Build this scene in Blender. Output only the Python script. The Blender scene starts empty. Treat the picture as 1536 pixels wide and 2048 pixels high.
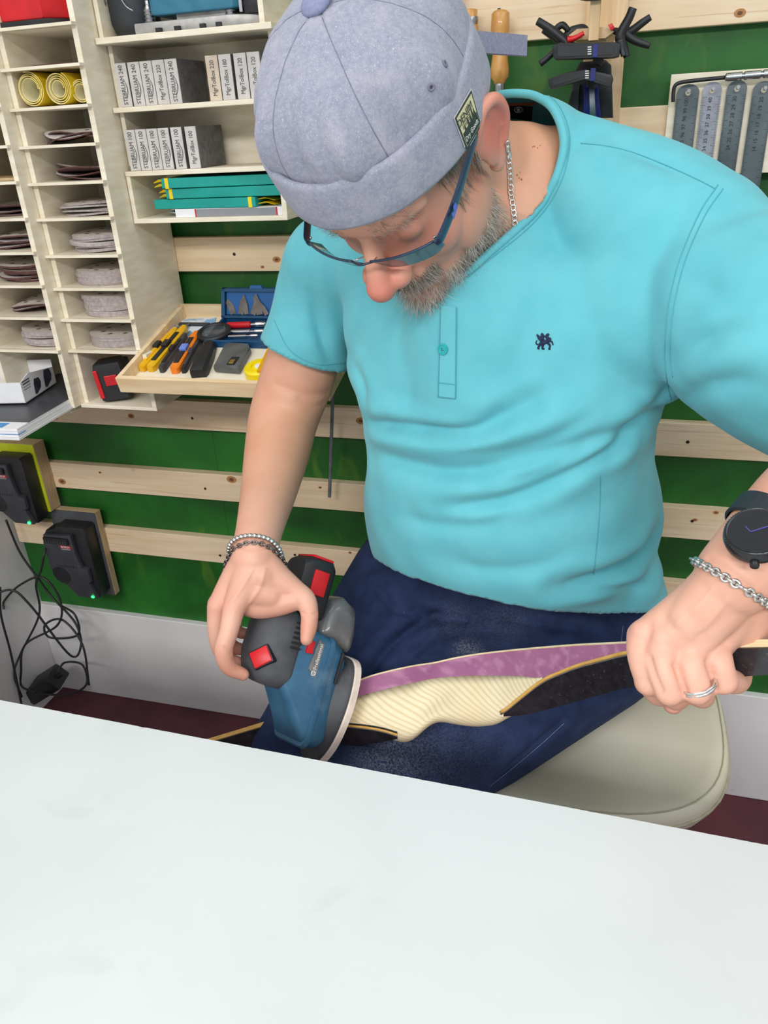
import bpy, bmesh, math, random
import numpy as np
from mathutils import Vector, Matrix, noise as mnoise

# ------------------------------------------------------------------ camera, world, lights, exposure
SC = bpy.context.scene
COL = SC.collection
FPX = 1540.0                     # focal length in pixels of the 1536 x 2048 frame
CAM_H = 1.28
pit, yaw, rol = math.radians(27.0), math.radians(-17.07), math.radians(3.3)
_f = np.array([math.sin(yaw)*math.cos(pit), math.cos(yaw)*math.cos(pit), -math.sin(pit)])
_r = np.array([math.cos(yaw), -math.sin(yaw), 0.0])
_d = np.cross(_f, _r)
CR = math.cos(rol)*_r + math.sin(rol)*_d
CD = -math.sin(rol)*_r + math.cos(rol)*_d
CF = _f
cam_d = bpy.data.cameras.new('camera')
cam_d.sensor_fit = 'VERTICAL'; cam_d.sensor_height = 36.0; cam_d.lens = FPX/2048*36.0
cam_d.clip_start = 0.02
cam = bpy.data.objects.new('camera', cam_d); COL.objects.link(cam)
cam.matrix_world = Matrix(((CR[0], -CD[0], -CF[0], 0), (CR[1], -CD[1], -CF[1], 0), (CR[2], -CD[2], -CF[2], CAM_H), (0, 0, 0, 1)))
SC.camera = cam
wd = bpy.data.worlds.new('world'); SC.world = wd; wd.use_nodes = True
wd.node_tree.nodes['Background'].inputs[0].default_value = (0.93, 0.97, 1.0, 1)
wd.node_tree.nodes['Background'].inputs[1].default_value = 0.60
def area(name, loc, target, sx, sy, power, col=(1, 1, 1)):
    l = bpy.data.lights.new(name, 'AREA'); l.shape = 'RECTANGLE'; l.size = sx; l.size_y = sy; l.energy = power; l.color = col
    o = bpy.data.objects.new(name, l); COL.objects.link(o); o.location = loc
    o.rotation_euler = (Vector(target)-Vector(loc)).to_track_quat('-Z', 'Y').to_euler()
    return o
area('ceiling_panel_light', (0.75, -1.75, 2.5), (0.75, -1.75, 0), 1.2, 0.6, 56, (1.0, 0.985, 0.965))
area('ceiling_panel_light', (-0.75, -1.7, 2.5), (-0.75, -1.7, 0), 1.2, 0.6, 56, (1.0, 0.985, 0.965))
area('ceiling_panel_light', (0.75, 0.45, 2.5), (0.75, 0.45, 0), 0.6, 1.0, 6, (1.0, 0.985, 0.965))
area('ceiling_panel_light', (-0.75, 0.45, 2.5), (-0.75, 0.45, 0), 0.6, 1.0, 5, (1.0, 0.985, 0.965))
SC.view_settings.view_transform = 'Standard'; SC.view_settings.look = 'None'
SC.view_settings.exposure = 0.1; SC.view_settings.gamma = 1.0; SC.view_settings.use_curve_mapping = False

# ------------------------------------------------------------------ helpers
random.seed(4); RNG = np.random.default_rng(7)
def P(x, y, z):                  # a point of the place seen at pixel x, y and z metres along the view axis
    return np.array([0, 0, CAM_H]) + z*((x-768)/FPX*CR + (y-1024)/FPX*CD + CF)
def ray(x, y): return (x-768)/FPX*CR + (y-1024)/FPX*CD + CF
def onY(x, y, Y): r = ray(x, y); return np.array([0, 0, CAM_H]) + r*(Y/r[1])
def onZ(x, y, h): r = ray(x, y); return np.array([0, 0, CAM_H]) + r*((h-CAM_H)/r[2])
def proj(p):
    p = np.asarray(p, float)-np.array([0, 0, CAM_H]); z = p@CF
    return np.stack([p@CR/z*FPX+768, p@CD/z*FPX+1024, z], -1)
def nrm(v): v = np.asarray(v, float); return v/(np.linalg.norm(v)+1e-12)

def lin(c): return tuple(((v/255)/12.92 if v/255 <= 0.04045 else ((v/255+0.055)/1.055)**2.4) for v in c)
MATS = {}
def mat(name, c, rough=0.5, metal=0.0, c2=None, scale=30.0, stretch=(1, 1, 1), bump=0.0, bscale=None, detail=4.0, spec=0.5, lo=0.35, hi=0.65, emit=0, alpha=1.0, trans=0.0, sheen=0.0, sss=0.0, coat=0.0, attr=None):
    if name in MATS: return MATS[name]
    m = bpy.data.materials.new(name); m.use_nodes = True; nt = m.node_tree; N = nt.nodes; L = nt.links
    b = N['Principled BSDF']
    b.inputs['Base Color'].default_value = (*lin(c), 1); b.inputs['Roughness'].default_value = rough; b.inputs['Metallic'].default_value = metal
    b.inputs['Specular IOR Level'].default_value = spec
    if sheen: b.inputs['Sheen Weight'].default_value = sheen
    if coat: b.inputs['Coat Weight'].default_value = coat
    if trans: b.inputs['Transmission Weight'].default_value = trans
    if alpha < 1: b.inputs['Alpha'].default_value = alpha
    if sss:
        b.inputs['Subsurface Weight'].default_value = sss; b.inputs['Subsurface Radius'].default_value = (1.0, 0.35, 0.2); b.inputs['Subsurface Scale'].default_value = 0.006
    if emit:
        b.inputs['Emission Color'].default_value = (*lin(c), 1); b.inputs['Emission Strength'].default_value = emit
    tc = N.new('ShaderNodeTexCoord'); mp = N.new('ShaderNodeMapping'); mp.inputs['Scale'].default_value = stretch
    geo = N.new('ShaderNodeNewGeometry'); L.new(geo.outputs['Position'], mp.inputs['Vector'])
    m['vec'] = mp.name
    if c2 is not None:
        n = N.new('ShaderNodeTexNoise'); n.inputs['Scale'].default_value = scale; n.inputs['Detail'].default_value = detail; L.new(mp.outputs[0], n.inputs['Vector'])
        r = N.new('ShaderNodeValToRGB'); r.color_ramp.elements[0].position = lo; r.color_ramp.elements[1].position = hi
        r.color_ramp.elements[0].color = (*lin(c), 1); r.color_ramp.elements[1].color = (*lin(c2), 1)
        L.new(n.outputs[0], r.inputs[0]); L.new(r.outputs[0], b.inputs['Base Color'])
    if bump:
        n2 = N.new('ShaderNodeTexNoise'); n2.inputs['Scale'].default_value = bscale or scale; n2.inputs['Detail'].default_value = 5; L.new(mp.outputs[0], n2.inputs['Vector'])
        bp = N.new('ShaderNodeBump'); bp.inputs['Strength'].default_value = bump; bp.inputs['Distance'].default_value = 0.002
        L.new(n2.outputs[0], bp.inputs['Height']); L.new(bp.outputs[0], b.inputs['Normal'])
    MATS[name] = m
    return m
def base_link(m):
    b = m.node_tree.nodes['Principled BSDF']; l = b.inputs['Base Color'].links
    return b, (l[0].from_socket if l else None)
def overlay(m, c, kind='noise', scale=20.0, stretch=(1, 1, 1), lo=0.6, hi=0.7, amount=1.0, detail=3.0, dist=0.0, inv=False, use_local=False):
    """mix a second colour over the material where a procedural mask is high"""
    nt = m.node_tree; N = nt.nodes; L = nt.links; b, src = base_link(m)
    mp = N.new('ShaderNodeMapping'); mp.inputs['Scale'].default_value = stretch
    if use_local:
        g = N.new('ShaderNodeTexCoord'); L.new(g.outputs['Object'], mp.inputs['Vector'])
    else:
        g = N.new('ShaderNodeNewGeometry'); L.new(g.outputs['Position'], mp.inputs['Vector'])
    if kind == 'noise':
        t = N.new('ShaderNodeTexNoise'); t.inputs['Scale'].default_value = scale; t.inputs['Detail'].default_value = detail; t.inputs['Distortion'].default_value = dist; out = t.outputs[0]
    elif kind == 'voro':
        t = N.new('ShaderNodeTexVoronoi'); t.inputs['Scale'].default_value = scale; out = t.outputs['Distance']
    else:
        t = N.new('ShaderNodeTexWave'); t.bands_direction = kind; t.inputs['Scale'].default_value = scale; t.inputs['Distortion'].default_value = dist; t.inputs['Detail'].default_value = detail; t.inputs['Detail Scale'].default_value = 1.0; out = t.outputs['Fac']
    L.new(mp.outputs[0], t.inputs['Vector'])
    r = N.new('ShaderNodeMapRange'); r.inputs['From Min'].default_value = lo; r.inputs['From Max'].default_value = hi
    r.inputs['To Min'].default_value = amount if inv else 0.0; r.inputs['To Max'].default_value = 0.0 if inv else amount
    L.new(out, r.inputs['Value'])
    mx = N.new('ShaderNodeMix'); mx.data_type = 'RGBA'; L.new(r.outputs[0], mx.inputs[0])
    if src: L.new(src, mx.inputs[6])
    else: mx.inputs[6].default_value = b.inputs['Base Color'].default_value
    mx.inputs[7].default_value = (*lin(c), 1)
    L.new(mx.outputs[2], b.inputs['Base Color'])
    return m
def attr_over(m, attr, c, amount=1.0, grain=0):
    """mix a colour in where a vertex attribute (the thing's own colouring) is set"""
    nt = m.node_tree; N = nt.nodes; L = nt.links; b, src = base_link(m)
    a = N.new('ShaderNodeAttribute'); a.attribute_name = attr
    mu = N.new('ShaderNodeMath'); mu.operation = 'MULTIPLY'; mu.inputs[1].default_value = amount; L.new(a.outputs['Fac'], mu.inputs[0])
    if grain:
        g = N.new('ShaderNodeNewGeometry'); t = N.new('ShaderNodeTexNoise'); t.inputs['Scale'].default_value = grain; t.inputs['Detail'].default_value = 9; t.inputs['Roughness'].default_value = .7; L.new(g.outputs['Position'], t.inputs['Vector'])
        r = N.new('ShaderNodeMapRange'); r.inputs['From Min'].default_value = .42; r.inputs['From Max'].default_value = .68; L.new(t.outputs[0], r.inputs['Value'])
        m2 = N.new('ShaderNodeMath'); m2.operation = 'MULTIPLY'; L.new(mu.outputs[0], m2.inputs[0]); L.new(r.outputs[0], m2.inputs[1]); mu = m2
    mx = N.new('ShaderNodeMix'); mx.data_type = 'RGBA'; L.new(mu.outputs[0], mx.inputs[0])
    if src: L.new(src, mx.inputs[6])
    else: mx.inputs[6].default_value = b.inputs['Base Color'].default_value
    mx.inputs[7].default_value = (*lin(c), 1); L.new(mx.outputs[2], b.inputs['Base Color'])
    return m

WL = {}                          # world location of every object made
def thing(name, label, cat, loc, group=None):
    o = bpy.data.objects.new(name, None); COL.objects.link(o); o.empty_display_size = 0.03
    o.location = loc; o['label'] = label; o['category'] = cat
    if group: o['group'] = group
    WL[o.name] = np.array(loc, float); return o
def tag(o, label, cat, group=None):
    o['label'] = label; o['category'] = cat
    if group: o['group'] = group
    return o
def link(name, me, parent=None, base=None):
    o = bpy.data.objects.new(name, me); COL.objects.link(o)
    n = len(me.vertices); co = np.empty(n*3, np.float32); me.vertices.foreach_get('co', co); co = co.reshape(-1, 3)
    if base is None:
        lo, hi = co.min(0), co.max(0); base = np.array([(lo[0]+hi[0])/2, (lo[1]+hi[1])/2, lo[2]])
    base = np.asarray(base, float)
    me.vertices.foreach_set('co', (co-base.astype(np.float32)).ravel()); me.update()
    WL[o.name] = base
    if parent is not None:
        o.parent = parent; o.location = base-WL[parent.name]
    else: o.location = base
    return o
def finish(me, mats, smooth):
    for m in (mats if isinstance(mats, (list, tuple)) else [mats]): me.materials.append(m)
    if smooth:
        me.polygons.foreach_set('use_smooth', np.ones(len(me.polygons), bool))
        if smooth is not True: me.set_sharp_from_angle(angle=math.radians(smooth))
class G:
    """collects shapes, then links them as one mesh object"""
    def __init__(self, M=None): self.v = []; self.f = []; self.M = M; self.mi = []; self.cur = 0
    def add(self, v, f):
        o = len(self.v); v = np.asarray(v, float)
        if self.M is not None: v = v@np.asarray(self.M)[:3, :3].T+np.asarray(self.M)[:3, 3]
        self.v.extend(map(tuple, v)); self.f.extend(tuple(i+o for i in q) for q in f); self.mi.extend([self.cur]*len(f)); return self
    def box(self, x0, x1, y0, y1, z0, z1, bev=0.0):
        if bev:
            bm = bmesh.new(); bmesh.ops.create_cube(bm, size=1.0)
            for v in bm.verts: v.co = ((x0+x1)/2+v.co.x*(x1-x0), (y0+y1)/2+v.co.y*(y1-y0), (z0+z1)/2+v.co.z*(z1-z0))
            bmesh.ops.bevel(bm, geom=bm.edges[:], offset=bev, segments=2, profile=0.5, affect='EDGES')
            bm.verts.index_update(); self.add([v.co[:] for v in bm.verts], [[v.index for v in f.verts] for f in bm.faces]); bm.free(); return self
        v = [(x, y, z) for x in (x0, x1) for y in (y0, y1) for z in (z0, z1)]
        return self.add(v, [(0, 1, 3, 2), (4, 6, 7, 5), (0, 4, 5, 1), (2, 3, 7, 6), (0, 2, 6, 4), (1, 5, 7, 3)])
    def loft(self, rings, cap=True, closed=False):
        rings = [np.asarray(r, float) for r in rings]; n = len(rings[0]); m = len(rings); v = np.concatenate(rings); f = []
        for i in range(m if closed else m-1):
            a = i*n; b = ((i+1) % m)*n
            for j in range(n): k = (j+1) % n; f.append((a+j, a+k, b+k, b+j))
        if cap and not closed: f.append(tuple(range(n-1, -1, -1))); f.append(tuple((m-1)*n+j for j in range(n)))
        return self.add(v, f)
    def tube(self, pts, rad, seg=10, cap=True, closed=False, flat=None, up=None):
        pts = np.asarray(pts, float); n = len(pts); rad = np.broadcast_to(np.asarray(rad, float), (n,)) if np.ndim(rad) < 2 else np.asarray(rad)
        T = np.gradient(pts, axis=0) if not closed else np.roll(pts, -1, 0)-np.roll(pts, 1, 0)
        T /= np.linalg.norm(T, axis=1)[:, None]+1e-12
        u = np.array(up, float) if up is not None else (np.array([0, 0, 1.]) if abs(T[0][2]) < 0.9 else np.array([1., 0, 0]))
        rings = []
        for i in range(n):
            if up is not None: u = np.array(up, float)
            a = u-T[i]*(u@T[i]); a /= np.linalg.norm(a)+1e-12; b = np.cross(T[i], a); u = a
            t = np.linspace(0, 2*np.pi, seg, endpoint=False)
            ra, rb = (rad[i], rad[i]*(flat or 1)) if rad.ndim == 1 else rad[i]
            rings.append(pts[i]+np.outer(np.cos(t)*ra, a)+np.outer(np.sin(t)*rb, b))
        return self.loft(rings, cap, closed)
    def cyl(self, p0, p1, r0, r1=None, seg=16): return self.tube([p0, p1], [r0, r0 if r1 is None else r1], seg)
    def ell(self, c, r, A=None, seg=16, rin=10):
        c = np.asarray(c, float); r = np.broadcast_to(np.asarray(r, float), (3,)); A = np.eye(3) if A is None else np.asarray(A, float)  # columns of A: axes
        v = [(0, 0, 1)]+[(math.sin(math.pi*i/rin)*math.cos(2*math.pi*j/seg), math.sin(math.pi*i/rin)*math.sin(2*math.pi*j/seg), math.cos(math.pi*i/rin)) for i in range(1, rin) for j in range(seg)]+[(0, 0, -1)]
        v = (np.array(v)*r)@A.T+c; f = []
        for j in range(seg): f.append((0, 1+j, 1+(j+1) % seg)); f.append((len(v)-1, 1+(rin-2)*seg+(j+1) % seg, 1+(rin-2)*seg+j))
        for i in range(rin-2):
            for j in range(seg): a = 1+i*seg; b = a+seg; f.append((a+j, b+j, b+(j+1) % seg, a+(j+1) % seg))
        return self.add(v, f)
    def prism(self, poly, O, U, V, W, bev=0.0):
        """polygon (u, v) in the frame O + u U + v V, thickened along W"""
        O, U, V, W = (np.asarray(q, float) for q in (O, U, V, W)); n = len(poly)
        a = np.array([O+U*u+V*v for u, v in poly])
        if bev:
            c = a.mean(0); L = np.linalg.norm(W); k = bev
            sh = lambda r: a+(c-a)/np.linalg.norm(a-c, axis=1)[:, None]*r
            return self.loft([sh(k), sh(k*.3)+W*(k*.3/L), a+W*(k/L), a+W*(1-k/L), sh(k*.3)+W*(1-k*.3/L), sh(k)+W])
        return self.loft([a, a+W])
    def lathe(self, O, axis, prof, seg=24, U=None):
        """profile [(distance along axis, radius)]"""
        O = np.asarray(O, float); A = nrm(axis); u = np.array([0, 0, 1.]) if abs(A[2]) < .9 else np.array([1., 0, 0]); u = nrm(u-A*(u@A)); w = np.cross(A, u); t = np.linspace(0, 2*np.pi, seg, endpoint=False)
        return self.loft([O+A*h+np.outer(np.cos(t)*r, u)+np.outer(np.sin(t)*r, w) for h, r in prof])
    def make(self, name, mats, parent=None, smooth=False, base=None):
        me = bpy.data.meshes.new(name); me.from_pydata(self.v, [], self.f)
        if self.cur or any(self.mi): me.polygons.foreach_set('material_index', self.mi)
        bm = bmesh.new(); bm.from_mesh(me); bmesh.ops.recalc_face_normals(bm, faces=bm.faces[:]); bm.to_mesh(me); bm.free()
        finish(me, mats, smooth); return link(name, me, parent, base)
def struct(o): o['kind'] = 'structure'; return o
def text(body, size, O, U, V, m, parent=None, name='lettering', depth=0.0002, center=True, wide=1.0, base=None):
    """flat lettering in the frame O, reading along U with its top towards V"""
    cu = bpy.data.curves.new(name, 'FONT'); cu.body = body; cu.size = size; cu.extrude = depth
    if center: cu.align_x = 'CENTER'; cu.align_y = 'CENTER'
    o = bpy.data.objects.new('t', cu); COL.objects.link(o)
    me = bpy.data.meshes.new_from_object(o.evaluated_get(bpy.context.evaluated_depsgraph_get()))
    bpy.data.objects.remove(o); bpy.data.curves.remove(cu)
    U = nrm(U); V = nrm(V); W = np.cross(U, V)
    co = np.empty(len(me.vertices)*3, np.float32); me.vertices.foreach_get('co', co); co = co.reshape(-1, 3)
    me.vertices.foreach_set('co', (np.asarray(O)+np.outer(co[:, 0]*wide, U)+np.outer(co[:, 1], V)+np.outer(co[:, 2], W)).astype(np.float32).ravel())
    me.materials.clear(); me.materials.append(m); me.update(); return link(name, me, parent, base)
def catmull(pts, n):
    pts = np.asarray(pts, float); q = np.vstack([2*pts[0]-pts[1], pts, 2*pts[-1]-pts[-2]]); out = []
    m = len(pts)-1
    for t in np.linspace(0, m, n):
        i = min(int(t), m-1); u = t-i; a, b, c, d = q[i:i+4]
        out.append(.5*(2*b+(c-a)*u+(2*a-5*b+4*c-d)*u*u+(3*b-a-3*c+d)*u**3))
    return np.array(out)
# ------------------------------------------------------------------ materials of the place
PINE = mat('pine', (238, 217, 186), 0.6, c2=(224, 196, 158), scale=5, stretch=(1.2, 16, 16), bump=0.06, bscale=30, lo=0.3, hi=0.75)
overlay(PINE, (186, 142, 98), 'noise', 9, (0.6, 9, 22), 0.60, 0.76, 0.5, 2, 0.6)
overlay(PINE, (128, 82, 48), 'voro', 6.5, (1.0, 1.0, 1.6), 0.03, 0.085, 0.85, inv=True)
PLY = mat('whitewashed_plywood', (240, 232, 212), 0.65, c2=(228, 217, 192), scale=7, stretch=(3, 3, 14), bump=0.05, bscale=60)
PLYEDGE = mat('plywood_edge', (236, 218, 184), 0.7, c2=(206, 178, 136), scale=3, stretch=(4, 160, 160), lo=0.4, hi=0.7)
RAWPLY = mat('raw_plywood', (205, 182, 146), 0.7, c2=(176, 148, 108), scale=4, stretch=(160, 160, 6))
GREEN = mat('green_paint', (20, 88, 22), 0.55, c2=(34, 112, 32), scale=9, stretch=(1, 1, 0.7), bump=0.12, bscale=70, detail=8)
overlay(GREEN, (10, 58, 14), 'noise', 3.2, (1, 1, 1.4), 0.5, 0.72, 0.75, 6, 0.8)
overlay(GREEN, (104, 136, 36), 'noise', 9, (1.5, 1.5, 0.7), 0.60, 0.80, 0.6, 9, 0.9)
WHITE = mat('white_wall_paint', (226, 224, 224), 0.75, c2=(206, 203, 204), scale=4, bump=0.05, bscale=40, lo=0.45, hi=0.8)
overlay(WHITE, (150, 120, 122), 'noise', 26, (1, 1, 1), 0.70, 0.80, 0.5, 6)
FLOOR = mat('maroon_floor_paint', (98, 44, 54), 0.5, c2=(78, 34, 44), scale=12, bump=0.1, bscale=50)
TABLE = mat('white_laminate', (206, 210, 210), 0.45, c2=(197, 202, 202), scale=5, detail=6, lo=0.4, hi=0.75)
overlay(TABLE, (166, 171, 172), 'noise', 13, (1, 1, 1), 0.64, 0.80, 0.28, 7, 0.5)
overlay(TABLE, (176, 160, 158), 'voro', 8.5, (1, 1, 1), 0.012, 0.03, 0.8, inv=True)
BLACK = mat('black_plastic', (24, 25, 28), 0.45, c2=(34, 35, 39), scale=40)
CHAR = mat('charcoal_plastic', (62, 64, 70), 0.5, c2=(52, 54, 60), scale=30)
RED = mat('red_plastic', (214, 28, 36), 0.4, c2=(190, 20, 28), scale=20)
STEEL = mat('brushed_steel', (176, 180, 184), 0.32, 1.0, c2=(140, 145, 150), scale=30)
CHROME = mat('polished_steel', (214, 215, 218), 0.18, 1.0, c2=(190, 190, 194), scale=20)
INK = mat('dark_grey_ink', (66, 64, 64), 0.6, c2=(84, 82, 82), scale=90)
LTXT = mat('white_print', (232, 232, 232), 0.5, c2=(220, 220, 222), scale=60)
PAPER = mat('white_card', (238, 238, 240), 0.55, c2=(228, 229, 232), scale=20)

# ------------------------------------------------------------------ the room
YS = 1.28                         # front of the pine slats
g = G(); g.box(-1.34, 2.2, YS+.035, YS+.12, -0.02, 2.3); wall_back = struct(g.make('wall_back', WHITE))
for x0, x1 in ((-1.298, -.7505), (-.75, .4695), (.47, 2.2)):
    G().box(x0, x1, YS+.018, YS+.035, .262, 2.3).make('green_board', GREEN, wall_back)
SL = [(1.368, 1.427), (1.218, 1.277), (1.054, 1.112), (.901, .960), (.748, .808), (.593, .653), (.440, .501)]
for i, (a, b) in enumerate(SL):
    G().box(-1.292, 2.2, YS, YS+.018, a, b, .0012).make('pine_slat', PINE, wall_back)
g = G()
for (a, b) in SL:
    for x in (-1.17, -.78, -.62, -.20, .16, .55):
        z = (a+b)/2+random.uniform(-.012, .012); g.lathe((x+random.uniform(-.03, .03), YS-.0004, z), (0, -1, 0), [(0, .0028), (.0004, .0028), (.0005, .001)], 10)
o = g.make('screw_head', mat('screw', (70, 52, 40), .5, .6, c2=(50, 38, 30), scale=50), wall_back); o['kind'] = 'stuff'
KN1 = mat('knot_ring', (186, 134, 84), .65, c2=(170, 116, 68), scale=120); KN2 = mat('knot_core', (118, 74, 42), .65, c2=(98, 60, 34), scale=120)
for x_, y_, r_ in ((124, 963, .008), (463, 958, .009), (722, 842, .008), (109, 834, .007), (262, 832, .006), (553, 519, .006), (525, 534, .003), (200, 945, .003), (1432, 1023, .004), (1499, 848, .004), (700, 1105, .003), (1480, 26, .006), (1390, 1040, .0035), (640, 975, .003)):
    p_ = onY(x_, y_, YS-.0002); sl = min(SL, key=lambda q: abs((q[0]+q[1])/2-p_[2])); p_[2] = min(max(p_[2], sl[0]+r_), sl[1]-r_); g = G(); t_ = np.linspace(0, 2*np.pi, 18, endpoint=False)
    e_ = lambda k, d: np.stack([p_[0]+np.cos(t_)*r_*1.25*k, np.full(18, YS-d), p_[2]+np.sin(t_)*r_*.85*k], 1)
    g.loft([e_(1, -.001), e_(1, .0002)]); g.cur = 1; g.loft([e_(.5, -.001), e_(.45, .0004)]); g.make('knot', [KN1, KN2], wall_back)
g = G(); g.box(-1.30, 2.2, YS+.004, YS+.034, 0, .262, .002); struct(g.make('baseboard_back', WHITE))
g = G(); g.box(-1.42, -1.30, -.6, YS+.12, 0, 2.3); struct(g.make('wall_left', WHITE))
g = G(); g.box(-1.42, 2.2, -1.6, YS+.12, -.06, 0); struct(g.make('floor', FLOOR))

# ------------------------------------------------------------------ the white table in front
TH = .75
a, b = onZ(0, 1400, TH), onZ(1536, 1690, TH); u = nrm(b-a); vv = np.array([u[1], -u[0], 0])
L0, L1 = -.55, .95
edge = []
n = 420
for i in range(n+1):
    t = L0+(L1-L0)*i/n; j = .0006*mnoise.noise((t*130, 3, 0))+.0012*max(0, mnoise.noise((t*60, 9, 0))-.35)
    edge.append(a+u*t+vv*(abs(j)))
far = [tuple(p) for p in edge]
poly = far+[tuple(a+u*L1+vv*.95), tuple(a+u*L0+vv*.95)]
top = thing('work_table', 'wide white laminate work table filling the foreground', 'table', (a+u*.3+vv*.5)*[1, 1, 0])
g = G(); pa = np.array(poly); pb = pa-[0, 0, .0012]; pb2 = pa-[0, 0, .026]
g.loft([pa-[0, 0, .026], pa-[0, 0, .0008], pa]); g.make('table_top', TABLE, top)
for s, t in ((L0+.06, .06), (L1-.06, .06), (L0+.06, .88), (L1-.06, .88)):
    c = a+u*s+vv*t; G().box(c[0]-.022, c[0]+.022, c[1]-.022, c[1]+.022, 0, TH-.026, .003).make('leg', STEEL, top)

# ------------------------------------------------------------------ shelf units
def boxp(name, m, parent, *q, bev=.0006): return G().box(*q, bev).make(name, m, parent)
YB = YS-.002                      # the units hang on the slats
BX0, BX1, BF = -.889, -.753, 1.115
uB = thing('disc_organiser', 'tall whitewashed plywood organiser column with narrow slots beside the box shelves', 'shelf', ((BX0+BX1)/2, 1.19, .85))
boxp('side_panel', PLY, uB, BX0, BX0+.009, BF, YB, .856, 1.62)
boxp('side_panel', PLY, uB, BX1-.009, BX1, BF, YB, .955, 1.62)
boxp('back_panel', PLY, uB, BX0+.009, BX1-.009, YB-.006, YB, .862, 1.62)
HB = [1.424, 1.374, 1.322, 1.271, 1.219, 1.167, 1.111, 1.059, 1.008, .955]
for i, h in enumerate(HB):
    g = G(); g.box(BX0+.009, BX1-.009, BF-.002, YB-.006, h-.004, h); g.box(BX0-(.16 if i == 0 else 0), BX1, 1.104, BF-.0004, h-.004, h); g.make('shelf_board', PLY, uB)
boxp('bottom_board', PLY, uB, BX0, -.737, 1.104, YB, .852, .858)
boxp('box_side', PLY, uB, -.745, -.737, 1.104, YB, .858, .951)
AX1, AF = -.8895, 1.080
uA = thing('sheet_organiser', 'whitewashed plywood organiser column at the left edge of the picture', 'shelf', (-.95, 1.17, .86))
boxp('side_panel', PLY, uA, AX1-.009, AX1, AF+.008, YB, .856, 1.418)
boxp('side_panel', PLY, uA, -1.030, -1.021, AF+.008, YB, .866, 1.418)
HA = [1.375, 1.325, 1.274, 1.224, 1.171, 1.120, 1.068, 1.016, .960]
for h in HA:
    g = G(); g.box(-1.021, AX1-.009, AF+.006, YB-.006, h-.004, h); g.box(-1.033, AX1, AF, AF+.0076, h-.004, h); g.make('shelf_board', PLY, uA)
boxp('back_panel', PLY, uA, -1.021, AX1-.009, YB-.006, YB, .866, 1.418)
boxp('side_panel', PLY, uA, -1.18, -1.171, AF+.008, YB, .866, 1.418)
for h in HA: boxp('shelf_board', PLY, uA, -1.183, -1.034, AF, YB, h-.004, h)
CX0, CX1, CF_ = -.751, -.484, 1.163
uC = thing('box_shelf', 'whitewashed plywood wall shelf holding rows of abrasive blocks', 'shelf', ((CX0+CX1)/2, 1.2, 1.15))
boxp('shelf_board', PLY, uC, CX0, CX1+.01, CF_-.012, YB, 1.398, 1.406)
for h in (1.316, 1.227): boxp('shelf_board', PLY, uC, CX0, CX1, CF_, YB-.005, h-.007, h)
boxp('bottom_board', PLY, uC, CX0, CX1, CF_, YB, 1.150, 1.157)
boxp('side_panel', PLY, uC, CX0, CX0+.007, CF_+.016, YB, 1.234, 1.398)
boxp('side_panel', PLY, uC, CX0, CX0+.007, CF_+.001, YB, 1.157, 1.220)
boxp('side_panel', PLY, uC, CX1-.008, CX1, CF_+.001, YB, 1.157, 1.220)
boxp('side_panel', PLY, uC, CX1-.008, CX1, CF_+.016, YB, 1.227, 1.398)
boxp('side_panel', PLY, uC, CX0, CX0+.007, CF_+.0, YB, 1.406, 1.62)
boxp('side_panel', PLY, uC, CX1-.012, CX1-.004, CF_+.0, YB, 1.406, 1.62)
boxp('back_panel', PLY, uC, CX0+.007, CX1-.008, YB-.005, YB, 1.157, 1.398)
boxp('back_panel', PLY, uC, CX0+.007, CX1-.012, YB-.005, YB, 1.406, 1.62)

# ------------------------------------------------------------------ abrasive blocks with printed ends
BLK = mat('grey_abrasive_block', (118, 116, 116), .8, c2=(98, 96, 97), scale=120, bump=.2, bscale=400)
BEND = mat('pale_block_end', (206, 202, 198), .7, c2=(194, 190, 186), scale=60)
BEND2 = mat('beige_block_end', (214, 198, 178), .7, c2=(200, 184, 164), scale=60)
def block(x, h, w, txt, swoosh, label, beige=False, group=None):
    d = .088; y0 = CF_+.008; H = .058
    t = thing('abrasive_block', label, 'abrasive block', (x+w/2, y0+d/2, h), group)
    G().box(x, x+w, y0+.001, y0+d, h, h+H, .0008).make('block_body', BLK, t)
    G().box(x+.0002, x+w-.0002, y0, y0+.0012, h+.0002, h+H-.0002).make('printed_end', BEND2 if beige else BEND, t)
    text(txt, .0098 if swoosh else .0092, (x+w*.5, y0-.0002, h+H*.5), (0, 0, 1), (-1, 0, 0), INK, t, wide=.80 if swoosh else .78)
    if swoosh:
        a = [(x+w*.5+.0052*math.sin(s*math.pi)+.001, y0-.0003, h+.008+.030*s) for s in np.linspace(0, 1, 9)]
        G().tube(a, [.0001+.0005*math.sin(s*math.pi) for s in np.linspace(0, 1, 9)], 6).make('swoosh', INK, t)
x = CX0+.0105
names = ['first', 'second', 'third']
for i, (tx, sw, lb) in enumerate((('STEBRUAM 240', 1, 'grey abrasive block marked 240 at the left end of the upper row'), ('STEBRUAM 240', 1, 'grey abrasive block marked 240, second from the left in the upper row'), ('STEBRUAM 240', 1, 'grey abrasive block marked 240, third from the left in the upper row'), ('MgrTolBox 220', 0, 'grey abrasive block marked 220 between two blocks marked 240'), ('STEBRUAM 240', 1, 'grey abrasive block marked 240 beside the gap in the upper row'))):
    block(x, 1.3163, .0198, tx, sw, lb, group='abrasive blocks on the shelf'); x += .0207+(.0015 if i == 0 else 0)
x = -.590
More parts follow.
